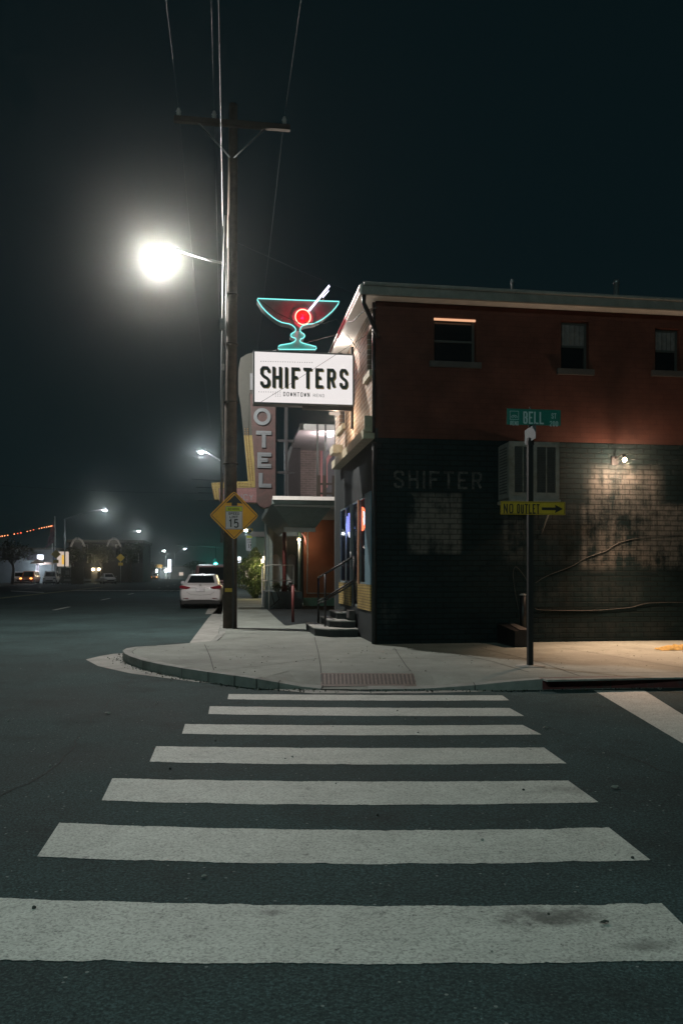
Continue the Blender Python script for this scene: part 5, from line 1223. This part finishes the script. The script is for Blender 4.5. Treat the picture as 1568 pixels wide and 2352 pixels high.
# ------------------------------------------------------------------ CARS
def car(name, label, x, y, heading, L, Wd, Hh, paint, kind='sedan', rearlights=None, front=False, group=None, detail=False):
    """local frame: rear bumper at y=0, nose at y=L; heading rotates about z"""
    t = thing(name, label, 'car', (0, 0, 0), group)
    w = Wd/2
    if kind == 'sedan':
        stn = [(0, .80, .42, .80), (.05, .90, .30, .97), (.22, .96, .26, 1.035), (.7, .99, .22, 1.03), (1.4, 1., .2, .97), (2.6, 1., .2, .95), (3.3, .99, .2, .93), (3.9, .95, .22, .84), (4.3, .86, .26, .72), (4.5, .7, .36, .60)]
        cab = [(.32, 1.03, .80), (1.15, Hh-.05, .62), (1.5, Hh, .66), (2.3, Hh-.01, .66), (2.6, Hh-.06, .64), (3.35, .94, .82)]
    else:
        stn = [(0, .86, .45, .95), (.05, .95, .35, 1.05), (.3, .99, .3, 1.08), (1.4, 1., .28, 1.06), (2.8, 1., .28, 1.05), (3.4, .99, .28, 1.03), (4.1, .97, .3, .98), (4.4, .93, .33, .92), (4.6, .84, .42, .80)]
        cab = [(.12, 1.06, .88), (.35, Hh-.08, .78), (.6, Hh, .78), (2.6, Hh, .78), (2.85, Hh-.06, .76), (3.5, 1.03, .86)]
    sc = L/stn[-1][0]
    mb = MB(); rings = []
    for (yy, ww, zb, zt) in stn:
        a = ww*w; zm = (zb+zt)/2
        half = [(0, zb), (a*.86, zb), (a*.97, zb+.06), (a, zm-.05), (a*.995, zm+.12), (a*.95, zt-.05), (a*.86, zt), (0, zt+.015)]
        ring = [(p[0], yy*sc, p[1]) for p in half]+[(-p[0], yy*sc, p[1]) for p in reversed(half[1:-1])]
        rings.append(ring)
    k = len(rings[0]); V = [v for r in rings for v in r]; fs = []
    for i in range(len(rings)-1):
        for j in range(k): fs.append((i*k+j, i*k+(j+1) % k, (i+1)*k+(j+1) % k, (i+1)*k+j))
    fs += [tuple(range(k)), tuple((len(rings)-1)*k+j for j in reversed(range(k)))]
    mb.add(V, fs, paint, True); body = mb.build('body', t)
    md = body.modifiers.new('sub', 'SUBSURF'); md.levels = 2; md.render_levels = 2
    # cabin shell
    mb = MB(); rings = []
    for (yy, zz, ww) in cab:
        a = ww*w; base = 1.0 if kind == 'sedan' else 1.03
        zz0 = min(base-.04, zz-.01); wb = .84*w if kind == 'sedan' else .9*w
        rings.append([(-wb, yy*sc, zz0), (-a-.02*0, yy*sc, zz-.03), (-a*.85, yy*sc, zz), (a*.85, yy*sc, zz), (a, yy*sc, zz-.03), (wb, yy*sc, zz0)])
    V = [v for r in rings for v in r]; fs = []; k = 6
    for i in range(len(rings)-1):
        for j in range(5): fs.append((i*k+j, i*k+j+1, (i+1)*k+j+1, (i+1)*k+j))
    fs += [(0, 1, 2, 3, 4, 5), tuple((len(rings)-1)*k+j for j in reversed(range(6)))]
    mb.add(V, fs, paint, False); cabo = mb.build('cabin', t)
    # glass panes lying 6 mm proud of the shell
    def pane(name, P, m='car_glass', off=(0, 0, 0)):
        mb = MB(); P = [Vector(p) for p in P]; nrm = (P[1]-P[0]).cross(P[2]-P[0]).normalized()
        c0 = sum(P, Vector())/len(P); 
        if nrm.dot(c0-Vector((0, sc*1.8, .9))) < 0: nrm = -nrm
        mb.prism([p+nrm*.003 for p in P], nrm*.005, m); return mb.build(name, t)
    def lerp3(a, b, f): return tuple(a[i]+(b[i]-a[i])*f for i in range(3))
    def inpane(name, a, b, c, d, e=.08, e2=None):   # a,b bottom ; c,d top (c above b)
        e2 = e if e2 is None else e2
        q = [lerp3(lerp3(a, b, e), lerp3(d, c, e), e2), lerp3(lerp3(a, b, 1-e), lerp3(d, c, 1-e), e2), lerp3(lerp3(a, b, 1-e), lerp3(d, c, 1-e), 1-e2), lerp3(lerp3(a, b, e), lerp3(d, c, e), 1-e2)]
        pane(name, q)
    r0, r1, r2, r3, r4, r5 = rings
    inpane('rear_window', r0[2], r0[3], r1[3], r1[2], .03, .1)
    inpane('windscreen', r4[2], r4[3], r5[3], r5[2], .03, .1)
    for s, sd in ((0, 1), (5, 4)):
        f0 = lerp3(r1[s], r2[s], 0.); 
        g = [lerp3(r1[s], r1[sd], .12), lerp3(r3[s], r3[sd], .12), lerp3(r3[s], r3[sd], .9), lerp3(r1[s], r1[sd], .9)]
        pane('side_window', [g[0], lerp3(g[0], g[1], .48), lerp3(g[3], g[2], .48), g[3]]); pane('side_window', [lerp3(g[0], g[1], .52), g[1], g[2], lerp3(g[3], g[2], .52)])
    # wheels
    wr = .33 if kind == 'sedan' else .37
    for yy in (.82*sc, 3.55*sc if kind == 'sedan' else 3.65*sc):
        for s in (-1, 1):
            mb = MB(); cxw = s*(w-.12); mb.lathe((cxw-.1, yy, wr), [(wr*.7, 0), (wr*.96, .01), (wr, .04), (wr, .17), (wr*.96, .2), (wr*.7, .21)], 'rubber', 18, 'X'); wh = mb.build('wheel', t)
            mb = MB(); mb.lathe((cxw+(s*.105)-.01, yy, wr), [(wr*.62, 0), (wr*.62, .02)], 'chrome', 14, 'X'); mb.build('rim', wh)
    mb = MB(); mb.box(-w*.84, w*.84, .10, L-.2, .15, .34, 'rubber'); mb.build('underbody', t)
    zl = .98 if kind == 'sedan' else 1.0
    for s in (-1, 1):
        mb = MB()
        if kind == 'sedan': P = [(s*w*.93, -.012, zl-.13), (s*w*.94, -.012, zl-.03), (s*w*.84, -.012, zl-.0), (s*w*.44, -.012, zl-.09), (s*w*.5, -.012, zl-.13), (s*w*.62, -.012, zl-.155)]
        else: P = [(s*w*.93, -.012, .72), (s*w*.93, -.012, 1.05), (s*w*.78, -.012, 1.05), (s*w*.78, -.012, .72)]
        mb.prism(P, (0, .12, 0), 'tail_lens'); mb.build('tail_light', t)
        mb = MB(); yy = L-.13*sc
        zh = .66 if kind == 'sedan' else .84
        mb.bbox(s*w*.56 if s > 0 else -w*.86, s*w*.86 if s > 0 else -w*.56, yy-.05, L+.0, zh-.09, zh+.05, 'headlight' if front == 'on' else 'chrome', .03); mb.build('headlight', t)
        mb = MB(); mb.bbox(s*w if s > 0 else s*w-.16, s*w+.16 if s > 0 else s*w, L*.66, L*.66+.09, 1.0, 1.12, paint, .02); mb.build('mirror', t)
    mb = MB(); mb.box(-w*.5, w*.5, L-.10, L+.01, .42, .60, 'black_metal'); mb.box(-w*.8, w*.8, L-.1, L+.02, .34, .40, 'chrome'); mb.build('grille', t)
    pz = .80 if kind == 'sedan' else .7
    mb = MB(); mb.box(-.16, .16, -.03, -.018, pz-.08, pz+.08, 'plate'); mb.box(-.17, .17, -.018, .05, pz-.09, pz+.09, 'black_metal'); mb.build('licence_plate', t)
    if detail:
        mb = MB(); mb.prism([(-w*.9, -.02, .22), (w*.9, -.02, .22), (w*.8, -.02, .34), (w*.4, -.02, .38), (-w*.4, -.02, .38), (-w*.8, -.02, .34)], (0, .3, 0), 'rubber'); mb.build('bumper_insert', t)
        for s in (-1, 1): mb = MB(); mb.prism([(s*w*.78, -.018, .445), (s*w*.55, -.018, .455), (s*w*.53, -.018, .43), (s*w*.6, -.018, .425)], (0, .08, 0), 'tail_lens'); mb.build('reflector', t)
        mb = MB(); mb.tube([(.05*cos(2*pi*i/14), -.02, .985+.03*sin(2*pi*i/14)) for i in range(14)], .006, 'chrome', 5, True); mb.tube([(-.02, -.02, .965), (-.008, -.02, 1.005), (.008, -.02, .965), (.02, -.02, 1.005)], .005, 'chrome', 5); mb.build('emblem', t)
        mb = MB(); mb.tube([(-w*.42, -.008, .885), (0, -.012, .875), (w*.42, -.008, .885)], .008, 'black_metal', 5); mb.tube([(-w*.62, .0, .7), (-w*.45, -.01, .6), (0, -.01, .575), (w*.45, -.01, .6), (w*.62, .0, .7)], .004, 'dull_metal', 4); mb.build('boot_seam', t)
        mb = MB(); mb.lathe((0, 1.25*sc, Hh-.02), [(.05, 0), (.03, .03), (.01, .06)], paint, 8); mb.build('roof_antenna', t)
    t.rotation_euler = (0, 0, heading); t.location = (x, y, 0)
    return t
cp = G(459,1399,0); CAR = car('parked_car', 'white sedan seen from behind, parked at the kerb before the utility pole', cp.x+.02, cp.y, radians(-2), 4.55, 1.80, 1.44, 'car_white', 'sedan', detail=True)
CAR.rotation_euler.y = radians(0)
cp2 = PY(480,1330,41); car('parked_car', 'dark red tall van parked ahead of the white sedan', cp2.x+.15, 40, 0, 4.8, 1.95, 1.93, 'car_red', 'suv')
def fcar(px0, px1, Y, Hh, paint, kind, label, on=False, wd=1.85, yaw=0):
    a = PY((px0+px1)/2, 1330, Y); car('parked_car', label, a.x, Y+4.5, pi+A*0+atan(-a.x/Y)*0+yaw, 4.6, wd, Hh, paint, kind, front='on' if on else False, group='cars parked across the street')
fcar(5, 40, 116, 1.75, 'car_white', 'suv', 'white car half hidden by a tree at the far left edge', yaw=.3)
fcar(43, 76, 112, 1.85, 'car_orange', 'suv', 'orange jeep with amber headlights on, in the lot at left', True)
fcar(90, 120, 112, 1.8, 'car_white', 'suv', 'white pickup facing the street in front of the lit doorway', yaw=.1)
fcar(214, 249, 116, 1.5, 'car_silver', 'sedan', 'silver sedan under the warm lamps before the dark block', yaw=.3)
fcar(121, 136, 120, 1.5, 'car_black', 'sedan', 'black car between the white pickup and the banner fence', yaw=.2)
fcar(345, 362, 200, 1.5, 'car_silver', 'sedan', 'distant silver car left of the filling station lights', True)
# ------------------------------------------------------------------ FAR LEFT SIDE
mb = MB(); mb.box(-60, -25.2, 104, 112, .0, .12, 'kerb'); mb.box(-60, -25.2, 98, 103.9, 0, .1, 'kerb'); 
mb.box(-32, -25.2, 30, 97.9, 0, .11, 'concrete'); mb.box(-32, -25.2, 112.1, 300, 0, .12, 'concrete'); struct(mb.build('far_sidewalk'))
mb = MB(); mb.box(-.1, 2.4, 75.1, 300, 0, .13, 'concrete'); struct(mb.build('far_sidewalk'))
B1 = 122.0
a, b, z0, z1 = pxr(-40,1262,128,1334,B1)
t = thing('store_building', 'low pale blue stucco building behind the cars at far left', 'building', (b, B1, 0))
mb = MB(); mb.box(a, b, B1, B1+14, 0, z1, 'bldg_blue'); mb.build('wall', t)
mb = MB(); mb.box(a-.2, b+.2, B1-.1, B1+14.2, z1, z1+.3, 'bldg_mid'); mb.build('parapet', t)
x0_, x1_, za, zb_ = pxr(5,1272,45,1287,B1); mb = MB(); mb.box(x0_, x1_, B1-.1, B1+.01, za, zb_, 'awning'); mb.build('window', t)
x0_, x1_, za, zb_ = pxr(83,1298,90,1318,B1); mb = MB(); mb.box(x0_, x1_, B1-.08, B1+.01, 0, zb_, 'lit_door'); mb.build('door', t)
x0_, x1_, za, zb_ = pxr(66,1272,103,1287,B1)
mb = MB(); P = [(x0_, B1-1.2, za), (x1_, B1-1.2, za)]+[((x0_+x1_)/2+(x1_-x0_)/2*cos(pi*i/10), B1-1.2, za+(zb_-za)*sin(pi*i/10)) for i in range(1, 10)]; mb.prism([P[0], P[1]]+P[2:], (0, 1.2, 0), 'awning'); mb.build('awning', t)
x0_, x1_, za, zb_ = pxr(85,1274,100,1286,B1-1.3); mb = MB(); mb.bbox(x0_, x1_, B1-1.35, B1-1.25, za, zb_, 'lit_white', .3); mb.build('lit_sign', t)
x0_, x1_, za, zb_ = pxr(98,1292,128,1297,B1); mb = MB(); mb.box(x0_, x1_, B1-2, B1, za, zb_, 'umbrella'); mb.build('canopy', t)
c = PY(86,1290,118)
t = thing('patio_umbrella', 'pale open patio umbrella before the lit doorway at left', 'umbrella', (c.x, 118, 0))
mb = MB(); mb.lathe((c.x, 118, c.z-.3), [(1.0, 0), (.75, .28), (.35, .55), (.05, .68)], 'umbrella', 16); mb.build('canopy', t); mb = MB(); mb.tube([(c.x, 118, 0), (c.x, 118, c.z)], .04, 'galv', 6); mb.build('pole', t)
lamp('doorway_light', (PY(86,0,119).x, 119.5, 2.6), 260, (.85, .9, 1.), .2, t)
# mural / billboard
x0_, x1_, za, zb_ = pxr(131,1267,157,1301,119)
t = thing('billboard', 'lit billboard with a yellow panel behind the lamp post at left', 'billboard', ((x0_+x1_)/2, 119, 0))
mb = MB(); mb.box(x0_, x1_, 119, 119.3, za, zb_, 'lit_pale'); mb.build('panel', t)
u0 = x0_+(x1_-x0_)*.42; u1 = x0_+(x1_-x0_)*.74
mb = MB(); mb.box(u0, u1, 118.96, 118.999, za+.3, zb_-.5, 'lit_yellow'); mb.build('yellow_panel', t)
mb = MB(); mb.box(x0_, x0_+.15, 118.95, 119.35, 0, za, 'bldg_mid'); mb.box(x1_-.15, x1_, 118.95, 119.35, 0, za, 'bldg_mid'); mb.split('leg', t)
# banner fence
x0_, x1_, za, zb_ = pxr(140,1305,196,1331,113)
t = thing('banner_fence', 'grey banner fence with faint LIGHT lettering beside the lamp post', 'fence', ((x0_+x1_)/2, 113, 0))
mb = MB(); mb.box(x0_, x1_, 113, 113.06, .15, zb_-1.2, 'banner'); mb.box(x0_, x1_-2, 113, 113.06, zb_-1.1, zb_, 'banner'); mb.box(x1_-1.9, x1_-.2, 112.9, 113.1, 0, zb_+.2, 'bldg_mid'); mb.build('banner', t)
mb = MB(); letters(mb, 'LIGHT', x0_+1.0, zb_-.9, x1_-2.6, .6, .12, 112.98, 'banner_text', .02, .3); 
for k in range(3): mb.box(x0_+.4+k*2, x0_+2+k*2, 112.97, 112.99, .45, .75, 'banner_text')
mb.build('lettering', t)
mb = MB(); 
for k in range(4): mb.box(x0_+k*(x1_-x0_-2)/3-.05, x0_+k*(x1_-x0_-2)/3+.05, 113.07, 113.15, 0, zb_+.1, 'galv')
mb.split('post', t)
# dark two-storey block
D = 138.0; x0_, x1_, za, zb_ = pxr(158,1240,328,1330,D)
t = thing('apartment_block', 'dark two storey block with two lit arched gables across the street', 'building', ((x0_+x1_)/2, D, 0))
mb = MB(); mb.box(x0_, x1_, D, D+14, 0, zb_-.4, 'bldg_dark'); mb.build('wall', t)
mb = MB(); mb.box(x0_-.3, x1_+.3, D-.4, D+14.3, zb_-.4, zb_, 'bldg_mid'); mb.build('roof', t)
for px in (178, 261):
    g = PY(px, 1242, D-.5); mb = MB()
    for s in (-1, 1): mb.prism([(g.x+s*1.25, D-.6, g.z-1.0), (g.x+s*.8, D-.6, g.z+.1), (g.x+s*.15, D-.6, g.z+.6), (g.x+s*.1, D-.6, g.z+.25), (g.x+s*.6, D-.6, g.z-.1), (g.x+s*1.0, D-.6, g.z-1.0)], (0, .5, 0), 'pale_wall')
    mb.build('gable_arch', t); 
    lamp('gable_light', (g.x, D-1.6, g.z-.9), 25, (1., .86, .74), .2, t)
for i, px in enumerate((195, 205, 222, 240, 272, 284, 300, 312)):
    g = PY(px, 1262+(i % 2)*20, D); mb = MB(); mb.box(g.x-.4, g.x+.4, D-.08, D+.01, g.z-.8, g.z+.7, 'dark_glass'); w = mb.build('window', t)
    mb = MB(); mb.box(g.x-.5, g.x+.5, D-.14, D-.081, g.z+.7, g.z+.8, 'pale_wall'); mb.box(g.x+.4, g.x+.5, D-.14, D-.081, g.z-.8, g.z+.7, 'pale_wall'); mb.build('frame', w)
x0_, x1_, za, zb_ = pxr(209,1303,222,1318,D-3); mb = MB(); mb.box(x0_, x1_, D-3, D-.01, 0, zb_, 'bldg_mid'); mb.build('entrance_bay', t)
for px in (213.5, 227):
    g = PY(px, 1308, D-3.3); tt = thing('wall_lamp', 'warm lamp on the entrance bay of the dark block, '+('left' if px < 220 else 'right')+' of two', 'wall lamp', (g.x, D-3.1, g.z), 'entrance lamps of the dark block')
    mb = MB(); mb.sphere((g.x, D-3.25, g.z), .2, 'lamp_warm', 10, 6); mb.build('bulb', tt); mb = MB(); mb.box(g.x-.08, g.x+.08, D-3.1, D-3.02, g.z-.1, g.z+.2, 'black_metal'); mb.build('bracket', tt)
lamp('entrance_lamp_light', (PY(220,0,D-4).x, D-4, 2.8), 90, (1., .8, .55), .2, t)
# signs on far side
for (px, py, s, Y, lab) in ((128.5,1273,9,108,'dark yellow diamond sign before the flag poles'), (277,1281,8,125,'yellow diamond warning sign before the dark block')):
    p = PY(px, py, Y); r = s/F*Y*1.15; t = thing('warning_sign', lab, 'sign', (p.x, Y, 0), 'far diamond signs'); mb = MB(); mb.prism([(p.x-r, Y, p.z), (p.x, Y, p.z-r), (p.x+r, Y, p.z), (p.x, Y, p.z+r)], (0, -.03, 0), 'sign_dull_yellow'); mb.build('panel', t)
    mb = MB(); mb.box(p.x-r*.55, p.x+r*.55, Y-.03, Y, p.z-r*1.9, p.z-r*1.2, 'sign_dull_yellow'); mb.build('plaque', t)
    mb = MB(); mb.tube([(p.x, Y+.05, 0), (p.x, Y+.05, p.z+r*.5)], .05, 'galv', 6); mb.build('post', t)
# flag poles
for (px, top, Y, lab) in ((126,1185,115,'taller white flagpole with a limp flag at left'), (120,1240,115.5,'shorter flagpole beside the taller one')):
    a = PY(px, 1330, Y); zt_ = PY(px, top, Y).z; t = thing('flagpole', lab, 'flagpole', (a.x, Y, 0), 'flagpoles')
    mb = MB(); mb.tube([(a.x, Y, 0), (a.x, Y, zt_)], .09, 'white_trim', 8, r2=.05); mb.sphere((a.x, Y, zt_+.05), .08, 'chrome', 8, 6); mb.build('pole', t)
    if px == 126:
        mb = MB(); V = []
        for i in range(10):
            f = i/9; V += [(a.x-.05-.1*sin(i), Y-.1*cos(i*1.7), zt_-.4-f*3.2), (a.x-.35-f*.9+.1*sin(i*2), Y+.15*sin(i*1.3), zt_-1.2-f*3.4)]
        mb.add(V, [(2*i, 2*i+2, 2*i+3, 2*i+1) for i in range(9)], 'flag'); mb.build('flag', t)
# string lights
t = thing('string_lights', 'row of red and amber bulbs strung from the flagpole leftwards', 'string lights', PY(60,1218,115))
Pp = [PY(x, y, 115) for x, y in ((-15,1232),(5,1229.5),(48,1222),(90,1212),(119,1206))]; mb = MB(); mb.tube(crv(Pp, 5), .02, 'wire_dark', 4); mb.build('cord', t)
cv = crv(Pp, 6)
for i, p in enumerate(cv):
    if i in (4, 9, 13, 17): continue
    mb = MB(); mb.sphere(p-Vector((0, 0, .12)), random.uniform(.055, .085), random.choice(['string_red', 'string_amber', 'string_amber']), 6, 5); mb.build('bulb', t)
# trees
def treeobj(px, py_top, Y, w, lab, m='leaf_dark', nl=1500):
    a = PY(px, 1330, Y); zt_ = PY(px, py_top, Y).z; t = thing('tree', lab, 'tree', (a.x, Y, 0), 'trees across the street')
    mb = MB(); mb.tube([(a.x, Y, 0), (a.x+.15, Y, zt_*.35), (a.x-.1, Y, zt_*.6)], .22, 'trunk', 8, r2=.1)
    for k in range(5): an = k*1.3; mb.tube([(a.x+.05, Y, zt_*.42), (a.x+cos(an)*w*.4, Y+sin(an)*w*.4, zt_*.75)], .09, 'trunk', 5, r2=.03)
    mb.build('trunk', t); mb = MB()
    for k in range(9): an = k*.7*pi; r_ = w*random.uniform(.1, .55); leafball(mb, (a.x+cos(an)*r_, Y+sin(an)*r_, zt_*random.uniform(.55, .85)), (w*.4, w*.4, zt_*.16), nl//9, .16, m)
    mb.build('crown', t)
treeobj(28, 1238, 108, 3.2, 'dark tree in front of the pale store at the far left edge')
treeobj(232, 1238, 134, 3.6, 'dark tree before the middle of the two storey block')
treeobj(300, 1242, 134, 3.0, 'dark tree at the right end of the two storey block')
treeobj(165, 1246, 130, 2.6, 'dark tree just right of the lit billboard')
treeobj(345, 1290, 190, 3.4, 'low dark tree beyond the block near the filling station')
treeobj(455, 1288, 170, 4.2, 'dark tree mass behind the dark red van')
# filling station cluster
Yg = 230.0
x0_, x1_, za, zb_ = pxr(385,1285,393,1314,Yg)
t = thing('pylon_sign', 'tall lit white pylon sign far down the street', 'sign', ((x0_+x1_)/2, Yg, 0))
mb = MB(); mb.box(x0_, x1_, Yg, Yg+.4, za, zb_, 'lit_white'); mb.build('panel', t); mb = MB(); mb.box((x0_+x1_)/2-.2, (x0_+x1_)/2+.2, Yg+.1, Yg+.3, 0, za, 'galv'); mb.build('pole', t)
x0_, x1_, za, zb_ = pxr(350,1302,384,1306,Yg)
t = thing('filling_station', 'brightly lit filling station canopy at the end of the street', 'building', ((x0_+x1_)/2, Yg, 0))
mb = MB(); mb.box(x0_, x1_, Yg, Yg+12, za, zb_, 'bldg_mid'); mb.build('canopy', t)
xs = PY(361,0,Yg-.2).x; mb = MB(); mb.box(xs-1.2, xs+1.4, Yg-.3, Yg-.01, za+.2, zb_+.6, 'lit_yellow'); mb.build('logo_panel', t)
for px in (355, 380): p = PY(px, 1310, Yg); mb = MB(); mb.box(p.x-.2, p.x+.2, Yg+.5, Yg+.9, 0, za, 'white_trim'); mb.build('column', t)
mb = MB(); mb.box(x0_+1, x1_-1, Yg+13, Yg+14, 0, za-.5, 'bldg_blue'); mb.build('shop_wall', t)
for px in (358, 381): p = PY(px, 1311, Yg-1); mb = MB(); mb.sphere((p.x, Yg-.6, p.z), .4, 'lamp_cool', 8, 6); mb.build('lamp', t)
lamp('canopy_light', (PY(368,0,Yg).x, Yg+3, za-.8), 250, (.85, .93, 1.), .3, t)
for (px, py, m) in ((361,1326,'tail_on'),(381,1325,'tail_on'),(414,1328,'tail_on'),(404,1334,'lit_white'),(421,1325,'lit_pale'),(355,1328,'lit_white'),(368,1323,'lit_white'),(374,1330,'lit_white'),(478,1314,'lit_white'),(540,1303,'lit_white')):
    pass
# traffic signal
Ys = 150.0; p = PY(495,1297,Ys)
t = thing('traffic_signal', 'traffic signal showing green above the dark van', 'traffic light', (1.2, Ys, 0))
mb = MB(); mb.tube([(1.2, Ys, 0), (1.2, Ys, 6.6)], .14, 'galv', 8, r2=.1); mb.tube([(1.2, Ys, 6.2), (-9, Ys, 6.9)], .09, 'galv', 6, r2=.05); mb.build('mast', t)
mb = MB(); mb.bbox(p.x-.2, p.x+.2, Ys-.3, Ys-.05, p.z-.2, p.z+1.0, 'black_metal', .03); mb.tube([(p.x, Ys-.15, p.z+.9), (p.x, Ys-.05, 6.5)], .05, 'black_metal', 6); mb.build('housing', t)
mb = MB(); mb.lathe((p.x, Ys-.31, p.z), [(.34, 0), (.3, .05), (.05, .08)], 'signal_green', 12, 'Y'); mb.build('green_lens', t)
lamp('signal_glow', (p.x, Ys-.6, p.z), 250, (.05, 1., .75), .15, t)
# background city silhouettes at the end of street
for (a_, b_, y, Y, lab) in ((328,350,1298,200,'low dark building at the end of the far left row'), (392,440,1302,240,'low grey shop right of the pylon sign'), (440,520,1300,260,'dark low building closing the street'), (545,600,1290,110,'dark low building on the right beyond the bush')):
    x0_, x1_, za, zb_ = pxr(a_, y, b_, 1325, Y); t = thing('far_building', lab, 'building', ((x0_+x1_)/2, Y, 0), 'low buildings far down the street')
    mb = MB(); mb.box(x0_, x1_, Y, Y+10, 0, zb_, 'bldg_mid'); mb.build('wall', t); mb = MB(); mb.box(x0_-.2, x1_+.2, Y-.2, Y+10.2, zb_, zb_+.25, 'bldg_dark'); mb.build('roof', t)
    mb = MB(); xx = (x0_+x1_)/2; mb.box(xx-.6, xx+.6, Y-.05, Y-.002, .9, 1.9, 'lit_pale'); mb.build('window', t)
# ------------------------------------------------------------------ LAMP HALO: thin volume added to imitate lens glare
mb = MB(); mb.box(-400, 400, -60, 700, -1, 30, 'wire')
hz_ = mb.build('halo_volume'); hz_['kind'] = 'stuff'
hm = bpy.data.materials.new('halo_volume'); hm.use_nodes = True; nt = hm.node_tree; nt.nodes.clear()
o = N(nt, 'ShaderNodeOutputMaterial'); v = N(nt, 'ShaderNodeVolumePrincipled')
v.inputs['Color'].default_value = (.88, .95, .91, 1); v.inputs['Density'].default_value = .00085; v.inputs['Anisotropy'].default_value = .965
nt.links.new(v.outputs[0], o.inputs['Volume']); hz_.data.materials.clear(); hz_.data.materials.append(hm); hz_.display_type = 'WIRE'
# ------------------------------------------------------------------ LIGHT LEVELS
LA.data.energy = 4000; LB.data.energy = 2000; LB.data.color = (.70, 1., .93)
LA.data.color = (1., .93, .87)


# ------------------------------------------------------------------ WORLD
w = bpy.data.worlds.new('World'); S.world = w; w.use_nodes = True; nt = w.node_tree; nt.nodes.clear()
o = N(nt, 'ShaderNodeOutputWorld'); bg = N(nt, 'ShaderNodeBackground'); tc = N(nt, 'ShaderNodeTexCoord'); s = N(nt, 'ShaderNodeSeparateXYZ')
nt.links.new(tc.outputs['Generated'], s.inputs[0])
c = ramp(nt, s.outputs[2], [(0., (.0045, .0105, .0120)), (.35, (.0026, .0072, .0088)), (1., (.0018, .0052, .0062))])
nt.links.new(c, bg.inputs[0]); bg.inputs[1].default_value = 1.0; nt.links.new(bg.outputs[0], o.inputs[0])
# ------------------------------------------------------------------ CAMERA
cam = bpy.data.cameras.new('camera'); co = bpy.data.objects.new('camera', cam); C.objects.link(co)
co.location = (0, 0, H); co.rotation_euler = (radians(90), 0, -A)
cam.sensor_fit = 'HORIZONTAL'; cam.sensor_width = 24; cam.lens = F/1568*24; cam.shift_y = (HY-1176)/1568; cam.clip_end = 3000; cam.clip_start = .05
S.camera = co
S.view_settings.view_transform = 'Standard'; S.view_settings.look = 'None'; S.view_settings.exposure = 0; S.view_settings.gamma = 1
S.cycles.use_denoising = True; S.cycles.volume_bounces = 0; S.cycles.max_bounces = 6; S.cycles.transparent_max_bounces = 8
S.cycles.use_adaptive_sampling = True; S.cycles.adaptive_threshold = .015
